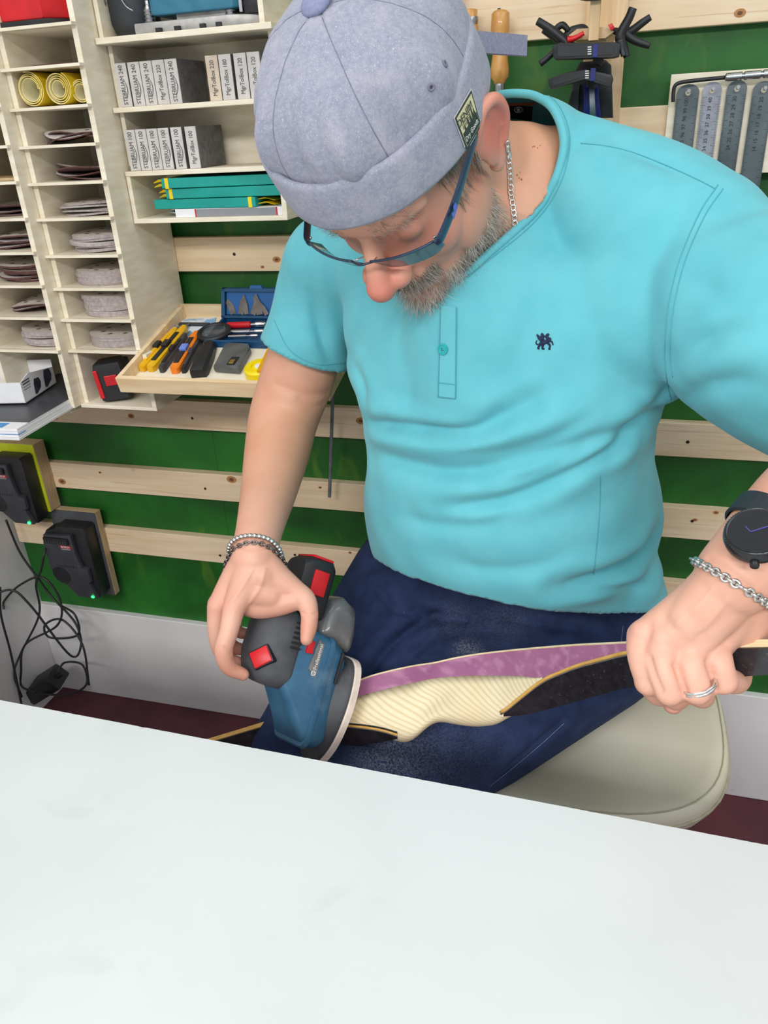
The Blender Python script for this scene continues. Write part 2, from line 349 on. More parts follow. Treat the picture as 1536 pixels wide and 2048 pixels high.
for i, (tx, lb, bg) in enumerate((('MgrTolBox 220', 'beige abrasive block marked 220 right of the gap in the upper row', 1), ('MgrTolBox 180', 'grey abrasive block marked 180 in the upper row', 0), ('MgrTolBox 120', 'grey abrasive block marked 120 next to the block marked 180', 0), ('MgrTolBox 120', 'grey abrasive block marked 120 partly behind the cap', 0))):
    block(x, 1.3163, .0195, tx, 0, lb, bg, 'abrasive blocks on the shelf'); x += .0208+(.003 if i == 1 else 0)
x = CX0+.0065
for i in range(5):
    block(x, 1.2273, .0186, 'STEBRUAM 100', 1, 'grey abrasive block marked 100, %s in the lower row' % ('at the left end', 'second from the left', 'third from the left', 'fourth from the left', 'fifth from the left')[i], group='abrasive blocks on the shelf'); x += .0195+(.0025 if i > 2 else 0)
block(x+.002, 1.2273, .0186, 'MgrTolBox 100', 0, 'grey abrasive block marked 100 with its broad side in view', group='abrasive blocks on the shelf')
block(-.518, 1.2273, .0190, 'MgrTolBox 80', 0, 'grey abrasive block marked 80 standing alone beside the cap', group='abrasive blocks on the shelf')

# ------------------------------------------------------------------ teal sheet packs and the white box
TEAL = mat('teal_card', (0, 158, 146), .45, c2=(0, 146, 136), scale=20)
YEL = mat('yellow_card', (240, 214, 20), .45, c2=(232, 200, 14), scale=20)
PGREY = mat('grey_print', (142, 143, 148), .5, c2=(134, 135, 140), scale=30)
def pack(x0, x1, z, hgt, yaw_, stripe, label):
    t = thing('sandpaper_pack', label, 'pack', ((x0+x1)/2, CF_+.05, z), 'teal sandpaper packs')
    c, s = math.cos(yaw_), math.sin(yaw_); M = np.array([[c, -s, 0, (x0+x1)/2], [s, c, 0, CF_+.005], [0, 0, 1, z], [0, 0, 0, 1]])
    w = (x1-x0)/2
    G(M).box(-w, w, 0, .09, 0, hgt, .001).make('sleeve', TEAL, t)
    sx = -w+.006 if stripe < 0 else w-.012
    G(M).box(sx, sx+.006, -.0004, .0904, -.0004, hgt+.0004).make('yellow_band', YEL, t)
    e = -w if stripe < 0 else w
    for k in (.25, .7):
        q = np.array([[e, .01, hgt*k], [e+.010*stripe, .012, hgt*k+.002], [e+.024*stripe, .02, hgt*k-.003], [e+.024*stripe, .07, hgt*k-.003], [e, .085, hgt*k]])
        G(M).loft([q, q+[0, 0, .0008]]).make('loose_flap', YEL, t)
pack(-.690, -.492, 1.2005, .0145, 0.05, -1, 'teal sandpaper pack on top of the pile with yellow flap')
pack(-.688, -.492, 1.1850, .0145, 0.0, -1, 'teal sandpaper pack in the middle of the pile')
pack(-.713, -.535, 1.1700, .0140, -0.03, 1, 'teal sandpaper pack at the bottom of the pile with yellow right end')
t = thing('paper_box', 'flat white box with grey panel and red edges under the teal packs', 'box', (-.59, 1.2, 1.1572))
G().box(-.676, -.493, CF_+.004, CF_+.09, 1.1572, 1.1695, .0006).make('box_body', PAPER, t)
G().box(-.640, -.502, CF_+.0034, CF_+.0042, 1.1578, 1.169).make('grey_panel', PGREY, t)
for xx in (-.641, -.503): G().box(xx, xx+.0022, CF_+.0032, CF_+.0044, 1.1576, 1.1692).make('red_edge', RED, t)
q = np.array([[-.700, 1.19, 1.1640], [-.676, 1.172, 1.1625], [-.60, 1.172, 1.1695], [-.60, 1.24, 1.1695], [-.69, 1.24, 1.166]])
tag(G().loft([q, q+[0, 0, .0007]]).make('loose_sheet', PAPER), 'loose pale sheet sticking out between white box and teal packs', 'sheet')
# ------------------------------------------------------------------ sanding discs, each one a thing
DTOP = mat('velour_disc_back', (236, 230, 225), .9, c2=(220, 213, 208), scale=60, bump=.15, bscale=300)
DSIDE = mat('abrasive_grit', (184, 174, 172), .9, c2=(160, 150, 150), scale=200)
DBRN = mat('brown_grit', (104, 70, 66), .85, c2=(84, 54, 52), scale=200)
HOLE = mat('disc_hole', (122, 112, 106), .9, c2=(104, 96, 92), scale=80)
def disc_mesh(thick, grit, bend=0.0, seed=0, r=.0585):
    g = G(); n = 32; rr = np.random.default_rng(seed); ph = rr.uniform(0, 6.28)
    R = [0, .25, .5, .75, .93, 1.0]
    def zz(x, y): q = (x*math.cos(ph)+y*math.sin(ph))**2/r/r; return abs(bend)*.5*(q if bend > 0 else 1-q)
    def ring(k, top):
        return np.array([(r*k*math.cos(t), r*k*math.sin(t), zz(r*k*math.cos(t), r*k*math.sin(t))+(thick if top else 0)) for t in np.linspace(0, 2*np.pi, n, endpoint=False)])
    g.cur = 1; g.loft([ring(max(k, .02), 0) for k in R]+[ring(1.004, 1)], cap=False)
    g.cur = 0; g.loft([ring(max(k, .02), 1) for k in R[::-1]], cap=False)
    g.cur = 2
    for k in range(8):
        a = 2*math.pi*k/8+ph; c = np.array([.6*r*math.cos(a), .6*r*math.sin(a)])
        p = np.array([(c[0]+.0045*math.cos(t), c[1]+.0045*math.sin(t)) for t in np.linspace(0, 6.283, 8, endpoint=False)])
        z = zz(*c)+thick+.0003; g.add([(*q, z) for q in p], [tuple(range(8))])
    me = bpy.data.meshes.new('sanding_disc'); me.from_pydata(g.v, [], g.f); me.polygons.foreach_set('material_index', g.mi)
    finish(me, [DTOP, grit, HOLE], 40); return me
DM = {}
def stack(cx, cy, h, n, thick, where, grit='g', bend=0.0, jit=.003, gap=.0004, r=.0585):
    z = h+.0003
    for i in range(n):
        key = (round(thick, 4), grit, bend, i % 4 if bend else i % 2, r)
        if key not in DM: DM[key] = disc_mesh(thick, DSIDE if grit == 'g' else DBRN, bend, hash(key[3]) % 97, r)
        o = bpy.data.objects.new('sanding_disc', DM[key]); COL.objects.link(o); b = bend*.18
        o.location = (cx+random.uniform(-jit, jit), cy+random.uniform(-jit, jit), z); o.rotation_euler = (random.uniform(-.01, .01)*(bend != 0), 0, random.uniform(0, 6.28) if not bend else random.uniform(-.3, .3))
        k = n-1-i; pos = 'topmost' if k == 0 else 'lowest' if i == 0 else ('second', 'third', 'fourth', 'fifth', 'sixth', 'seventh')[k-1]+' from the top'
        tag(o, '%s sanding disc, %s, %s' % ('brown backed' if grit == 'b' else 'grey', pos if n > 1 else 'on its own', where), 'sanding disc', 'sanding discs '+where); z += thick+gap
BCX, BCY = -.8235, 1.180
stack(BCX+.004, BCY, 1.374, 1, .0030, 'in the slot above the yellow rolls', 'b', 0)
stack(BCX+.003, BCY+.003, 1.271, 3, .0018, 'first slot below the yellow rolls', 'b', -.026, gap=.0008)
stack(BCX+.008, BCY+.003, 1.219, 4, .0016, 'second slot below the yellow rolls', 'b', .016, gap=.0034)
stack(BCX+.006, BCY, 1.167, 5, .0022, 'third slot below the yellow rolls', 'g', -.006, gap=.0012, jit=.006)
stack(BCX+.006, BCY, 1.111, 5, .0042, 'fourth slot below the yellow rolls', 'g', -.006, gap=.0008, jit=.005)
stack(BCX+.002, BCY, 1.059, 8, .0026, 'fifth slot below the yellow rolls', 'g', 0, gap=.0001, jit=.0012)
stack(BCX+.004, BCY, 1.008, 4, .0082, 'sixth slot below the yellow rolls', 'g', .002, gap=.0004, jit=.003)
stack(BCX+.003, BCY, .955, 8, .0023, 'slot right above the battery', 'g', 0, gap=.0001, jit=.0012)
ACX, ACY = -.960, 1.165
stack(ACX-.004, ACY, 1.171, 3, .0018, 'fifth slot up at the left edge', 'b', .012, gap=.003)
stack(ACX, ACY, 1.120, 4, .0024, 'fourth slot up at the left edge', 'b', -.012, gap=.002)
stack(ACX+.004, ACY, 1.068, 6, .0034, 'third slot up at the left edge', 'b', .007, gap=.0012, jit=.005)
stack(ACX+.002, ACY, 1.016, 2, .0018, 'second slot up at the left edge', 'b', -.022, gap=.0008)
stack(ACX+.018, ACY-.012, .960, 4, .0058, 'slot right above the white carton', 'g', .006, gap=.0006, jit=.004)
tag(G().box(-1.0, -.905, 1.10, 1.24, 1.2243, 1.2283, .0008).make('abrasive_sheet', mat('beige_sheet', (206, 180, 140), .8, c2=(188, 160, 120), scale=80)), 'beige abrasive sheets lying in a slot at the left edge', 'sheet')

# ------------------------------------------------------------------ yellow abrasive rolls
YROLL = mat('yellow_abrasive_paper', (244, 214, 30), .6, c2=(232, 198, 18), scale=60)
CREAM = mat('cream_paper_edge', (240, 224, 150), .7, c2=(226, 208, 128), scale=60)
def roll(x, r, turns, label, y0=1.118, hole=.5):
    z0 = HB[2]+r+.0006
    t = thing('abrasive_roll', label, 'roll', (x, y0+.06, HB[2]), 'yellow abrasive rolls in one slot')
    n = int(28*turns); th = .0011; v = []; f = []
    for i in range(n+1):
        a = 2*math.pi*i/28; rr = r*hole+(r-r*hole)*i/n
        for rad in (rr-th, rr):
            for y in (y0+.0012*math.sin(a*.5), y0+.13): v.append((x+rad*math.cos(a), y, z0+rad*math.sin(a)))
    for i in range(n):
        a, b = 4*i, 4*(i+1); f += [(a+2, b+2, b+3, a+3), (a, b, b+2, a+2), (a+1, a+3, b+3, b+1)]
    g = G(); g.add(v, f); g.cur = 1; g.f.extend((4*i, 4*i+1, 4*i+5, 4*i+4) for i in range(n)); g.mi.extend([1]*n); g.make('rolled_sheet', [YROLL, mat('pale_paper_back', (246, 240, 206), .7, c2=(236, 228, 186), scale=60)], t, 50)
    ring = G()
    for i in range(n):
        a, b = 4*i, 4*(i+1); ring.add([np.array(v[k])-[0, .0003, 0] for k in (a, b, b+2, a+2)], [(0, 1, 2, 3)])
    ring.make('paper_edge', CREAM, t)
roll(-.855, .0235, 3.3, 'largest yellow abrasive roll, leftmost of three', hole=.62)
roll(-.8065, .0222, 4.2, 'middle yellow abrasive roll with thick coil', hole=.45)
roll(-.7745, .0165, 2.6, 'smallest yellow abrasive roll, rightmost of three', y0=1.125, hole=.6)

# ------------------------------------------------------------------ red and black battery in the bottom box
def battery(M, t):
    sec = [(-.5, -.42), (-.42, -.5), (.42, -.5), (.5, -.42), (.46, .38), (.36, .5), (-.36, .5), (-.46, .38)]
    G(M).loft([np.array([(u*.052*k, w*.044*k, z) for u, w in sec]) for z, k in ((0, .9), (.003, 1), (.058, 1), (.066, .94), (.068, .86))]).make('battery_case', BLACK, t, 30)
    G(M).box(-.010, .012, -.0245, -.0215, .028, .046, .001).make('release_button', RED, t)
    G(M).box(-.0262, -.0185, -.0250, -.008, .008, .058, .001).make('red_side_strip', RED, t)
bl = onZ(218, 786, .8585)
t = thing('battery_pack', 'black and red tool battery in the lowest open compartment', 'battery', (-.815, 1.165, .8585))
M = Matrix.Translation((-.832, 1.142, .8585)) @ Matrix.Rotation(.35, 4, 'Z') @ Matrix.Rotation(-.10, 4, 'Y'); M = Matrix.Translation((0, 0, .0035)) @ M
battery(np.array(M), t)
G(np.array(M)).box(-.0225, .0225, -.004, .045, .004, .060, .004).make('contact_block', BLACK, t)

# ------------------------------------------------------------------ white printed box on a pile of magazines
MAGD = mat('dark_cover', (72, 74, 78), .4, c2=(58, 60, 65), scale=14)
MAGB = mat('blue_cover_print', (60, 150, 210), .4, c2=(40, 130, 196), scale=14)
hm = .872
c0 = onZ(34, 862, hm); c1 = onZ(146, 797, hm)
du = nrm(c1-c0); dv = np.array([du[1], -du[0], 0]); dv = -dv if dv[0] > 0 else dv   # dv towards the left
labs = ['lowest white magazine of the pile under the white box', 'blue edged magazine second from the bottom under the white box', 'white magazine with a blue band under the white box', 'dark covered magazine on top of the pile under the white box']
for i, (m, off, ln) in enumerate(((PAPER, 0, .30), (PAPER, .006, .29), (PAPER, .010, .28), (PAPER, .016, .29))):
    O = c0+du*off*.4+dv*off*.3+np.array([0, 0, -.016+i*.0043])
    t = thing('magazine', labs[i], 'magazine', O+du*.1+dv*.1, 'magazines in a pile')
    G().prism([(0, 0), (ln, 0), (ln, .21), (0, .21)], O, du, dv, np.array([0, 0, .0036])).make('pages', m, t)
    if i == 3: G().prism([(.03, -.0004), (ln, -.0004), (ln, .21), (.03, .21)], O+[0, 0, .0036], du, dv, np.array([0, 0, .0004])).make('dark_cover', MAGD, t)
    if i == 3: G().prism([(.004, .03), (.024, .03), (.024, .2), (.004, .2)], O+[0, 0, .0036], du, dv, np.array([0, 0, .0003])).make('blue_band', MAGB, t)
    if i == 1: G().prism([(.0, -.0004), (.02, -.0004), (.02, .21), (0, .21)], O+[0, 0, .0036], du, dv, np.array([0, 0, .0004])).make('blue_band', MAGB, t)
hb = hm+.0045
G().box(-1.165, AX1-.011, AF+.01, YB, .846, .855).make('bottom_board', PLY, uA)
b0 = onZ(52, 806, hb); b1 = onZ(128, 755, hb); bu = nrm(b1-b0); bv = np.array([-bu[1], bu[0], 0]); bv = bv if bv[0] < 0 else -bv
BH = .044; LB = .115
t = thing('printed_carton', 'open white carton printed with two dark chargers on the pile of magazines', 'box', b0+bu*.05+bv*.07)
g = G(); W = .14; th = .0012
g.prism([(0, 0), (LB, 0), (LB, .030), (.030, BH), (0, BH*.82)], b0, bu, np.array([0, 0, 1]), bv*th)
g.prism([(0, 0), (LB, 0), (LB, BH), (0, BH*.82)], b0+bv*(W-th), bu, np.array([0, 0, 1]), bv*th)
g.prism([(0, 0), (W, 0), (W, BH*.82), (0, BH*.82)], b0, bv, np.array([0, 0, 1]), bu*th)
g.prism([(0, 0), (W, 0), (W, BH), (0, BH)], b0+bu*(LB-th), bv, np.array([0, 0, 1]), bu*th)
g.prism([(0, 0), (W, 0), (W, LB), (0, LB)], b0, bv, bu, np.array([0, 0, th]))
g.make('carton_walls', PAPER, t)
out = -bv*.0004
PRN = mat('dark_photo_print', (74, 70, 88), .45, c2=(44, 42, 54), scale=60)
for (u0, s) in ((.036, 1.0), (.073, 1.15)):
    pol = [(0, .004), (.006, .002), (.022, .010), (.026, .020), (.022, .030), (.006, .032), (.002, .022)]
    G().prism([(u0+q[0]*s, q[1]*s*.9+.001) for q in pol if q[1]*s*.9+.001 < .0365], b0+out, bu, np.array([0, 0, 1]), out).make('printed_picture', PRN, t)
for k, (w_, m__) in enumerate(((.026, INK), (.024, INK), (.024, PGREY), (.022, PGREY))): G().prism([(.004, .0345-k*.0045), (.004+w_*(1 if k else .92), .0345-k*.0045), (.004+w_*(1 if k else .92), .0365-k*.0045-(.0008 if k > 1 else 0)), (.004, .0365-k*.0045-(.0008 if k > 1 else 0))], b0+out, bu, np.array([0, 0, 1]), out).make('printed_line', m__, t)
for k in range(2): G().prism([(.05+.0, .012+k*.012), (.075, .012+k*.012), (.075, .0128+k*.012), (.05, .0128+k*.012)], b0-bu*.0003, bv, np.array([0, 0, 1]), -bu*.0003).make('printed_line', PGREY, t)
G().prism([(0, 0), (LB*.6, 0), (LB*.55, .035), (.004, .035)], b0+bv*W+np.array([0, 0, BH*.82]), bu, nrm(np.array([0, 0, 1])+bv*.5), bv*th).make('carton_flap', PAPER, t)

# ------------------------------------------------------------------ tool tray, tilted forward
TRL = -.746
O = np.array([TRL, 1.268, .976]); U = np.array([1., 0, 0]); F = nrm(np.array([0, 1.045-1.268, .914-.976])); Nn = np.cross(U, F); Nn = Nn if Nn[2] > 0 else -Nn
TW, TD, TT = .345, float(np.linalg.norm([1.045-1.268, .914-.976])), .022
def TR(u, v, w=0.0): return O+U*u+F*v+Nn*w
TM = np.eye(4); TM[:3, 0] = U; TM[:3, 1] = F; TM[:3, 2] = Nn; TM[:3, 3] = O
PTRAY = mat('tray_pine', (238, 216, 178), .6, c2=(224, 194, 150), scale=5, stretch=(1.5, 16, 16), bump=.05)
tray = thing('tool_tray', 'pale pine tray of cutters tilted out from the wall', 'tray', TR(TW/2, TD/2, 0))
G(TM).box(0, TW, 0, TD, -.005, 0).make('tray_floor', PLY, tray)
for q in ((0, TW, -.008, 0, -.005, TT), (0, TW, TD, TD+.008, -.005, TT), (-.008, 0, -.008, TD+.008, -.005, TT), (TW, TW+.008, -.008, TD+.008, -.005, TT)):
    G(TM).box(*q, .0006).make('tray_side', PTRAY, tray)
# things lying in the tray (local u to the right, v towards the front)
def tfr(px, py, w=.006):         # tray coordinates of a pixel at a height above the tray floor
    r = ray(px, py); o = np.array([0, 0, CAM_H]); t_ = ((O+Nn*w-o)@Nn)/(r@Nn); p = o+r*t_-O; return p@U, p@F
YPL = mat('yellow_plastic', (236, 186, 20), .4, c2=(226, 172, 12), scale=30)
ORG = mat('orange_plastic', (244, 138, 34), .4, c2=(232, 122, 24), scale=30)
BLU = mat('pale_blue_plastic', (112, 140, 220), .4, c2=(98, 126, 206), scale=30)
def cutter(p, q, w, body, grip, slide, label, h=.012, name='snap_off_cutter'):
    a = np.array(tfr(*p)); b = np.array(tfr(*q)); d = b-a; Ln = np.linalg.norm(d); d /= Ln; s = np.array([-d[1], d[0]])
    M = np.eye(4); M[:3, 0] = U*d[0]+F*d[1]; M[:3, 1] = U*s[0]+F*s[1]; M[:3, 2] = Nn; M[:3, 3] = TR(a[0], a[1], .0006)
    t = thing(name, label, 'cutter', TR(*((a+b)/2), 0), 'cutters in the tool tray')
    G(M).loft([np.array([(x, -w/2*k, 0), (x, w/2*k, 0), (x, w/2*k, h*.8), (x, w/2*k*.6, h), (x, -w/2*k*.6, h), (x, -w/2*k, h*.8)]) for x, k in ((0, .6), (Ln*.04, .95), (Ln*.3, .9), (Ln*.6, 1), (Ln*.9, .95), (Ln, .55))]).make('body', body, t, 35)
    G(M).box(Ln*.12, Ln*.8, -w*.26, w*.26, h-.0008, h+.0016, .0006).make('grip', grip, t)
    G(M).box(Ln*.42, Ln*.56, -w*.36, w*.36, h, h+.006, .0012).make('slider', slide, t)
    G(M).prism([(Ln-.001, -w*.22), (Ln+.012, -w*.22), (Ln+.018, w*.2), (Ln-.001, w*.2)], (0, 0, h*.45), (1, 0, 0), (0, 1, 0), (0, 0, .0006)).make('blade', STEEL, t)
cutter((283, 738), (352, 660), .013, YPL, YPL, BLACK, 'narrow yellow cutter with black slider nearest the left tray side')
cutter((300, 738), (370, 656), .016, YPL, BLACK, BLACK, 'yellow cutter with long black grip')
cutter((322, 740), (372, 672), .011, CHAR, BLACK, BLACK, 'slim dark grey cutter between yellow and orange cutters')
cutter((348, 742), (394, 668), .017, ORG, BLACK, BLU, 'orange cutter with pale blue slider')
cutter((366, 741), (402, 676), .010, BLACK, CHAR, CHAR, 'thin black cutter beside the magnifier handle', h=.009)
# magnifier
a = np.array(tfr(398, 742, .008)); b = np.array(tfr(428, 664, .012)); d = nrm(b-a); s = np.array([-d[1], d[0]])
D3 = U*d[0]+F*d[1]; S3 = U*s[0]+F*s[1]
t = thing('magnifying_glass', 'black magnifying glass lying in the tool tray', 'magnifier', TR(*a, 0))
Ln = np.linalg.norm(b-a); M = np.eye(4); M[:3, 0] = D3; M[:3, 1] = S3; M[:3, 2] = Nn; M[:3, 3] = TR(*a, .0006)
G(M).loft([np.array([(x, -w, 0), (x, w, 0), (x, w, h*.7), (x, w*.7, h), (x, -w*.7, h), (x, -w, h*.7)]) for x, w, h in ((-.008, .0125, .014), (0, .0145, .017), (Ln*.35, .0140, .017), (Ln*.68, .0105, .015), (Ln*.72, .007, .014))]).make('handle', BLACK, t, 35)
tt = np.linspace(0, 2*np.pi, 33)[:-1]; cen = TR(*(a+d*Ln*1.0), .012)
G().tube([cen+D3*.026*math.cos(q)+S3*.026*math.sin(q) for q in tt], .0042, 8, closed=True).make('lens_rim', BLACK, t, True)
G().lathe(cen-Nn*.002, Nn, [(0, .024), (.0014, .0244), (.003, .024), (.0042, .016), (.0046, .001)], 32).make('lens', mat('lens_glass', (190, 200, 205), .03, trans=.92, spec=.6), t, True)
# grey utility knife body
pc = [(430, 744), (452, 700), (462, 696), (500, 698), (503, 706), (480, 748)]
pl = [np.array(tfr(*q, .002)) for q in pc]
t = thing('utility_knife', 'flat grey steel utility knife in the tool tray', 'knife', TR(*np.mean(pl, 0), 0))
GREYM = mat('grey_cast_metal', (112, 114, 116), .42, .35, c2=(96, 98, 100), scale=40)
g = G(TM); g.prism([tuple(q) for q in pl], (0, 0, .0008), (1, 0, 0), (0, 1, 0), (0, 0, .013), .0035); g.make('knife_body', GREYM, t, 40)
c = np.array(tfr(466, 722, .014)); G(TM).box(c[0]-.007, c[0]+.007, c[1]-.012, c[1]+.012, .0132, .0148, .0006).make('slot', BLACK, t)
G(TM).box(c[0]-.004, c[0]+.004, c[1]-.002, c[1]+.009, .0146, .0162, .0006).make('brass_slider', mat('brass', (200, 168, 90), .35, .8, c2=(180, 148, 76), scale=30), t)
c = np.array(tfr(455, 742, .012))
# yellow tape dispenser and amber scraper at the right
c = np.array(tfr(512, 742, .01)); t = thing('tape_measure', 'round yellow plastic holder beside the grey knife', 'holder', TR(*c, 0))
Yb = mat('bright_yellow', (250, 228, 10), .35, c2=(240, 214, 4), scale=30)
G(TM).lathe((c[0]+.004, c[1]-.004, .0006), (0, 0, 1), [(0, .022), (.002, .024), (.014, .024), (.017, .021), (.0172, .012), (.0150, .0115), (.0150, .002)], 28).make('case', Yb, t, 40)
G(TM).lathe((c[0]+.004, c[1]-.004, .0150), (0, 0, 1), [(0, .006), (.003, .006), (.0034, .001)], 12).make('hub', PAPER, t, 40)
q = [np.array(tfr(*z, .012)) for z in ((516, 752), (540, 702), (560, 690), (566, 752))]
tag(G(TM).prism([tuple(z) for z in q], (0, 0, .0185), (1, 0, 0), (0, 1, 0), (0, 0, .003)).make('amber_scraper', mat('amber_plastic', (236, 170, 14), .35, c2=(226, 158, 8), scale=30)), 'amber plastic scraper next to the forearm in the tray', 'scraper')
# paper card and blister behind the cutters
CARD = mat('blue_white_card', (226, 234, 244), .4, c2=(120, 178, 226), scale=26, lo=.5, hi=.6)
q = [np.array(tfr(*z, .002)) for z in ((352, 640), (432, 634), (424, 668), (330, 672))]
t = thing('blister_card', 'blue and white blister card behind the cutters', 'card', TR(*np.mean(q, 0), 0))
G(TM).prism([tuple(z) for z in q], (0, 0, .0006), (1, 0, 0), (0, 1, 0), (0, 0, .0012)).make('card', CARD, t)
c = np.array(tfr(388, 650, .003)); G(TM).box(c[0]-.030, c[0]+.030, c[1]-.005, c[1]+.003, .0018, .0060, .001).make('blade_pack', CHAR, t)
q = [np.array(tfr(*z, .010)) for z in ((331, 660), (340, 645), (350, 648), (348, 660), (335, 668))]
tag(G(TM).prism([tuple(z) for z in q], (0, 0, .0022), (1, 0, 0), (0, 1, 0), (0, 0, .006), .0015).make('blue_stopper', BLU), 'small blue plastic cap in the tray corner', 'cap')
# blue knife case with lid, blades and knives
BCASE = mat('blue_case_plastic', (18, 78, 122), .4, c2=(14, 66, 106), scale=30)
BCASEI = mat('bright_blue_insert', (24, 98, 164), .45, c2=(20, 86, 148), scale=30)
t = thing('knife_case', 'open blue plastic case of hobby knives and blades', 'case', TR(.2, .06, 0))
u0 = tfr(425, 672, .004)[0]; u1 = TW-.006; v0 = tfr(470, 640, .004)[1]; v1 = tfr(480, 686, .010)[1]
g = G(TM)
g.box(u0, u1, v0, v1, .0006, .003); g.box(u0, u1, v1-.004, v1, .003, .013, .0008); g.box(u0, u0+.004, v0, v1-.004, .003, .013, .0008); g.box(u1-.004, u1, v0, v1-.004, .003, .013, .0008); g.box(u0+.004, u1-.004, v0, v0+.004, .003, .013, .0008)
g.make('case_base', BCASE, t)
lidU = U; lidV = nrm(np.array([0, .12, 1.])); lo = TR(u0-.002, v0, .010)
g = G(); LH = .050; LW = u1-u0+.002
g.prism([(0, 0), (LW, 0), (LW, LH), (.005, LH)], lo, lidU, lidV, np.array([0, .003, 0]))
for a4 in ([(0, 0), (LW, 0), (LW, .004), (0, .004)], [(0.005, LH-.005), (LW, LH-.005), (LW, LH), (.005, LH)], [(0, 0), (.007, 0), (.011, LH), (.005, LH)], [(LW-.007, 0), (LW, 0), (LW, LH), (LW-.007, LH)]):
    g.prism(a4, lo, lidU, lidV, np.array([0, -.008, 0]))
lid = g.make('case_lid', BCASE, t)
G().prism([(.008, .005), (LW-.008, .005), (LW-.008, LH-.006), (.012, LH-.006)], lo+np.array([0, -.0006, 0]), lidU, lidV, np.array([0, -.0012, 0])).make('lid_insert', BCASEI, lid)
G().prism([(.058, LH), (.082, LH), (.080, LH+.005), (.060, LH+.005)], lo, lidU, lidV, np.array([0, -.006, 0])).make('case_latch', BCASEI, lid)
GB = mat('dull_blade_steel', (128, 122, 118), .45, .6, c2=(106, 100, 97), scale=60)
rr = random.Random(3)
for i, (uu, hh, an, wd_) in enumerate(((.022, .028, .35, .012), (.036, .030, -.3, .010), (.048, .034, .1, .009), (.060, .030, -.45, .010), (.074, .036, .15, .012), (.088, .024, .5, .008), (.104, .022, -.2, .008), (.120, .020, .3, .008))):
    cu = np.array([math.cos(an), math.sin(an)]); cv = np.array([-math.sin(an), math.cos(an)])
    pol = [(uu, .006)+np.array([0, 0]) if 0 else np.array([uu, .006])+cu*x+cv*y for x, y in ((-wd_/2, 0), (wd_/2, 0), (wd_/2, hh*.55), (wd_*.1, hh), (-wd_/2, hh*.8))]
    o = G().prism([tuple(p) for p in pol], lo+np.array([0, -.0022-.0008*i, 0]), lidU, lidV, np.array([0, -.0006, 0])).make('hobby_scalpel', GB)
    tag(o, 'dull steel hobby blade in the blue case lid, %s' % ('leftmost', 'second from left', 'third from left', 'fourth from left', 'fifth from left', 'sixth from left', 'seventh from left', 'rightmost')[i], 'blade', 'blades in the case lid')
def knife(p, q, r, m, label, ln2):
    a = TR(*tfr(*p, .009), .009); b = TR(*tfr(*q, .009), .009); d = nrm(b-a); L = np.linalg.norm(b-a)
    t = thing('hobby_knife', label, 'knife', (a+b)/2, 'hobby knives in the blue case')
    G().lathe(a, d, [(0, r*.9), (.001, r), (L*.6, r), (L*.61, r*.8)], 14).make('handle', m, t, 40)
    G().lathe(a+d*L*.61, d, [(0, r*.55), (L*.12, r*.55), (L*.13, r*.95), (L*.36, r*.95), (L*.39, r*.7)], 14).make('collet', CHROME, t, 40)
knife((455, 651), (532, 648), .0058, RED, 'red handled hobby knife in the blue case', 0)
knife((457, 664), (529, 662), .0040, CHROME, 'slim steel hobby knife in the middle of the blue case', 0)
knife((457, 673), (516, 671), .0028, CHROME, 'thinnest steel hobby knife at the front of the blue case', 0)

# ------------------------------------------------------------------ threaded rod hanging in front of the slats
a, b = onY(667, 745, 1.245), onY(659, 995, 1.252); ax = nrm(b-a); L = np.linalg.norm(b-a)
t = thing('threaded_rod', 'thin grey threaded rod hanging beside the forearm', 'rod', b)
prof = []
for i in range(int(L/.0016)): prof += [(i*.0016, .0027), (i*.0016+.0005, .0033), (i*.0016+.0010, .0033), (i*.0016+.0015, .0027)]
G().lathe(a, ax, prof, 10).make('rod', mat('zinc_rod', (140, 144, 150), .45, .6, c2=(112, 116, 122), scale=60), t)
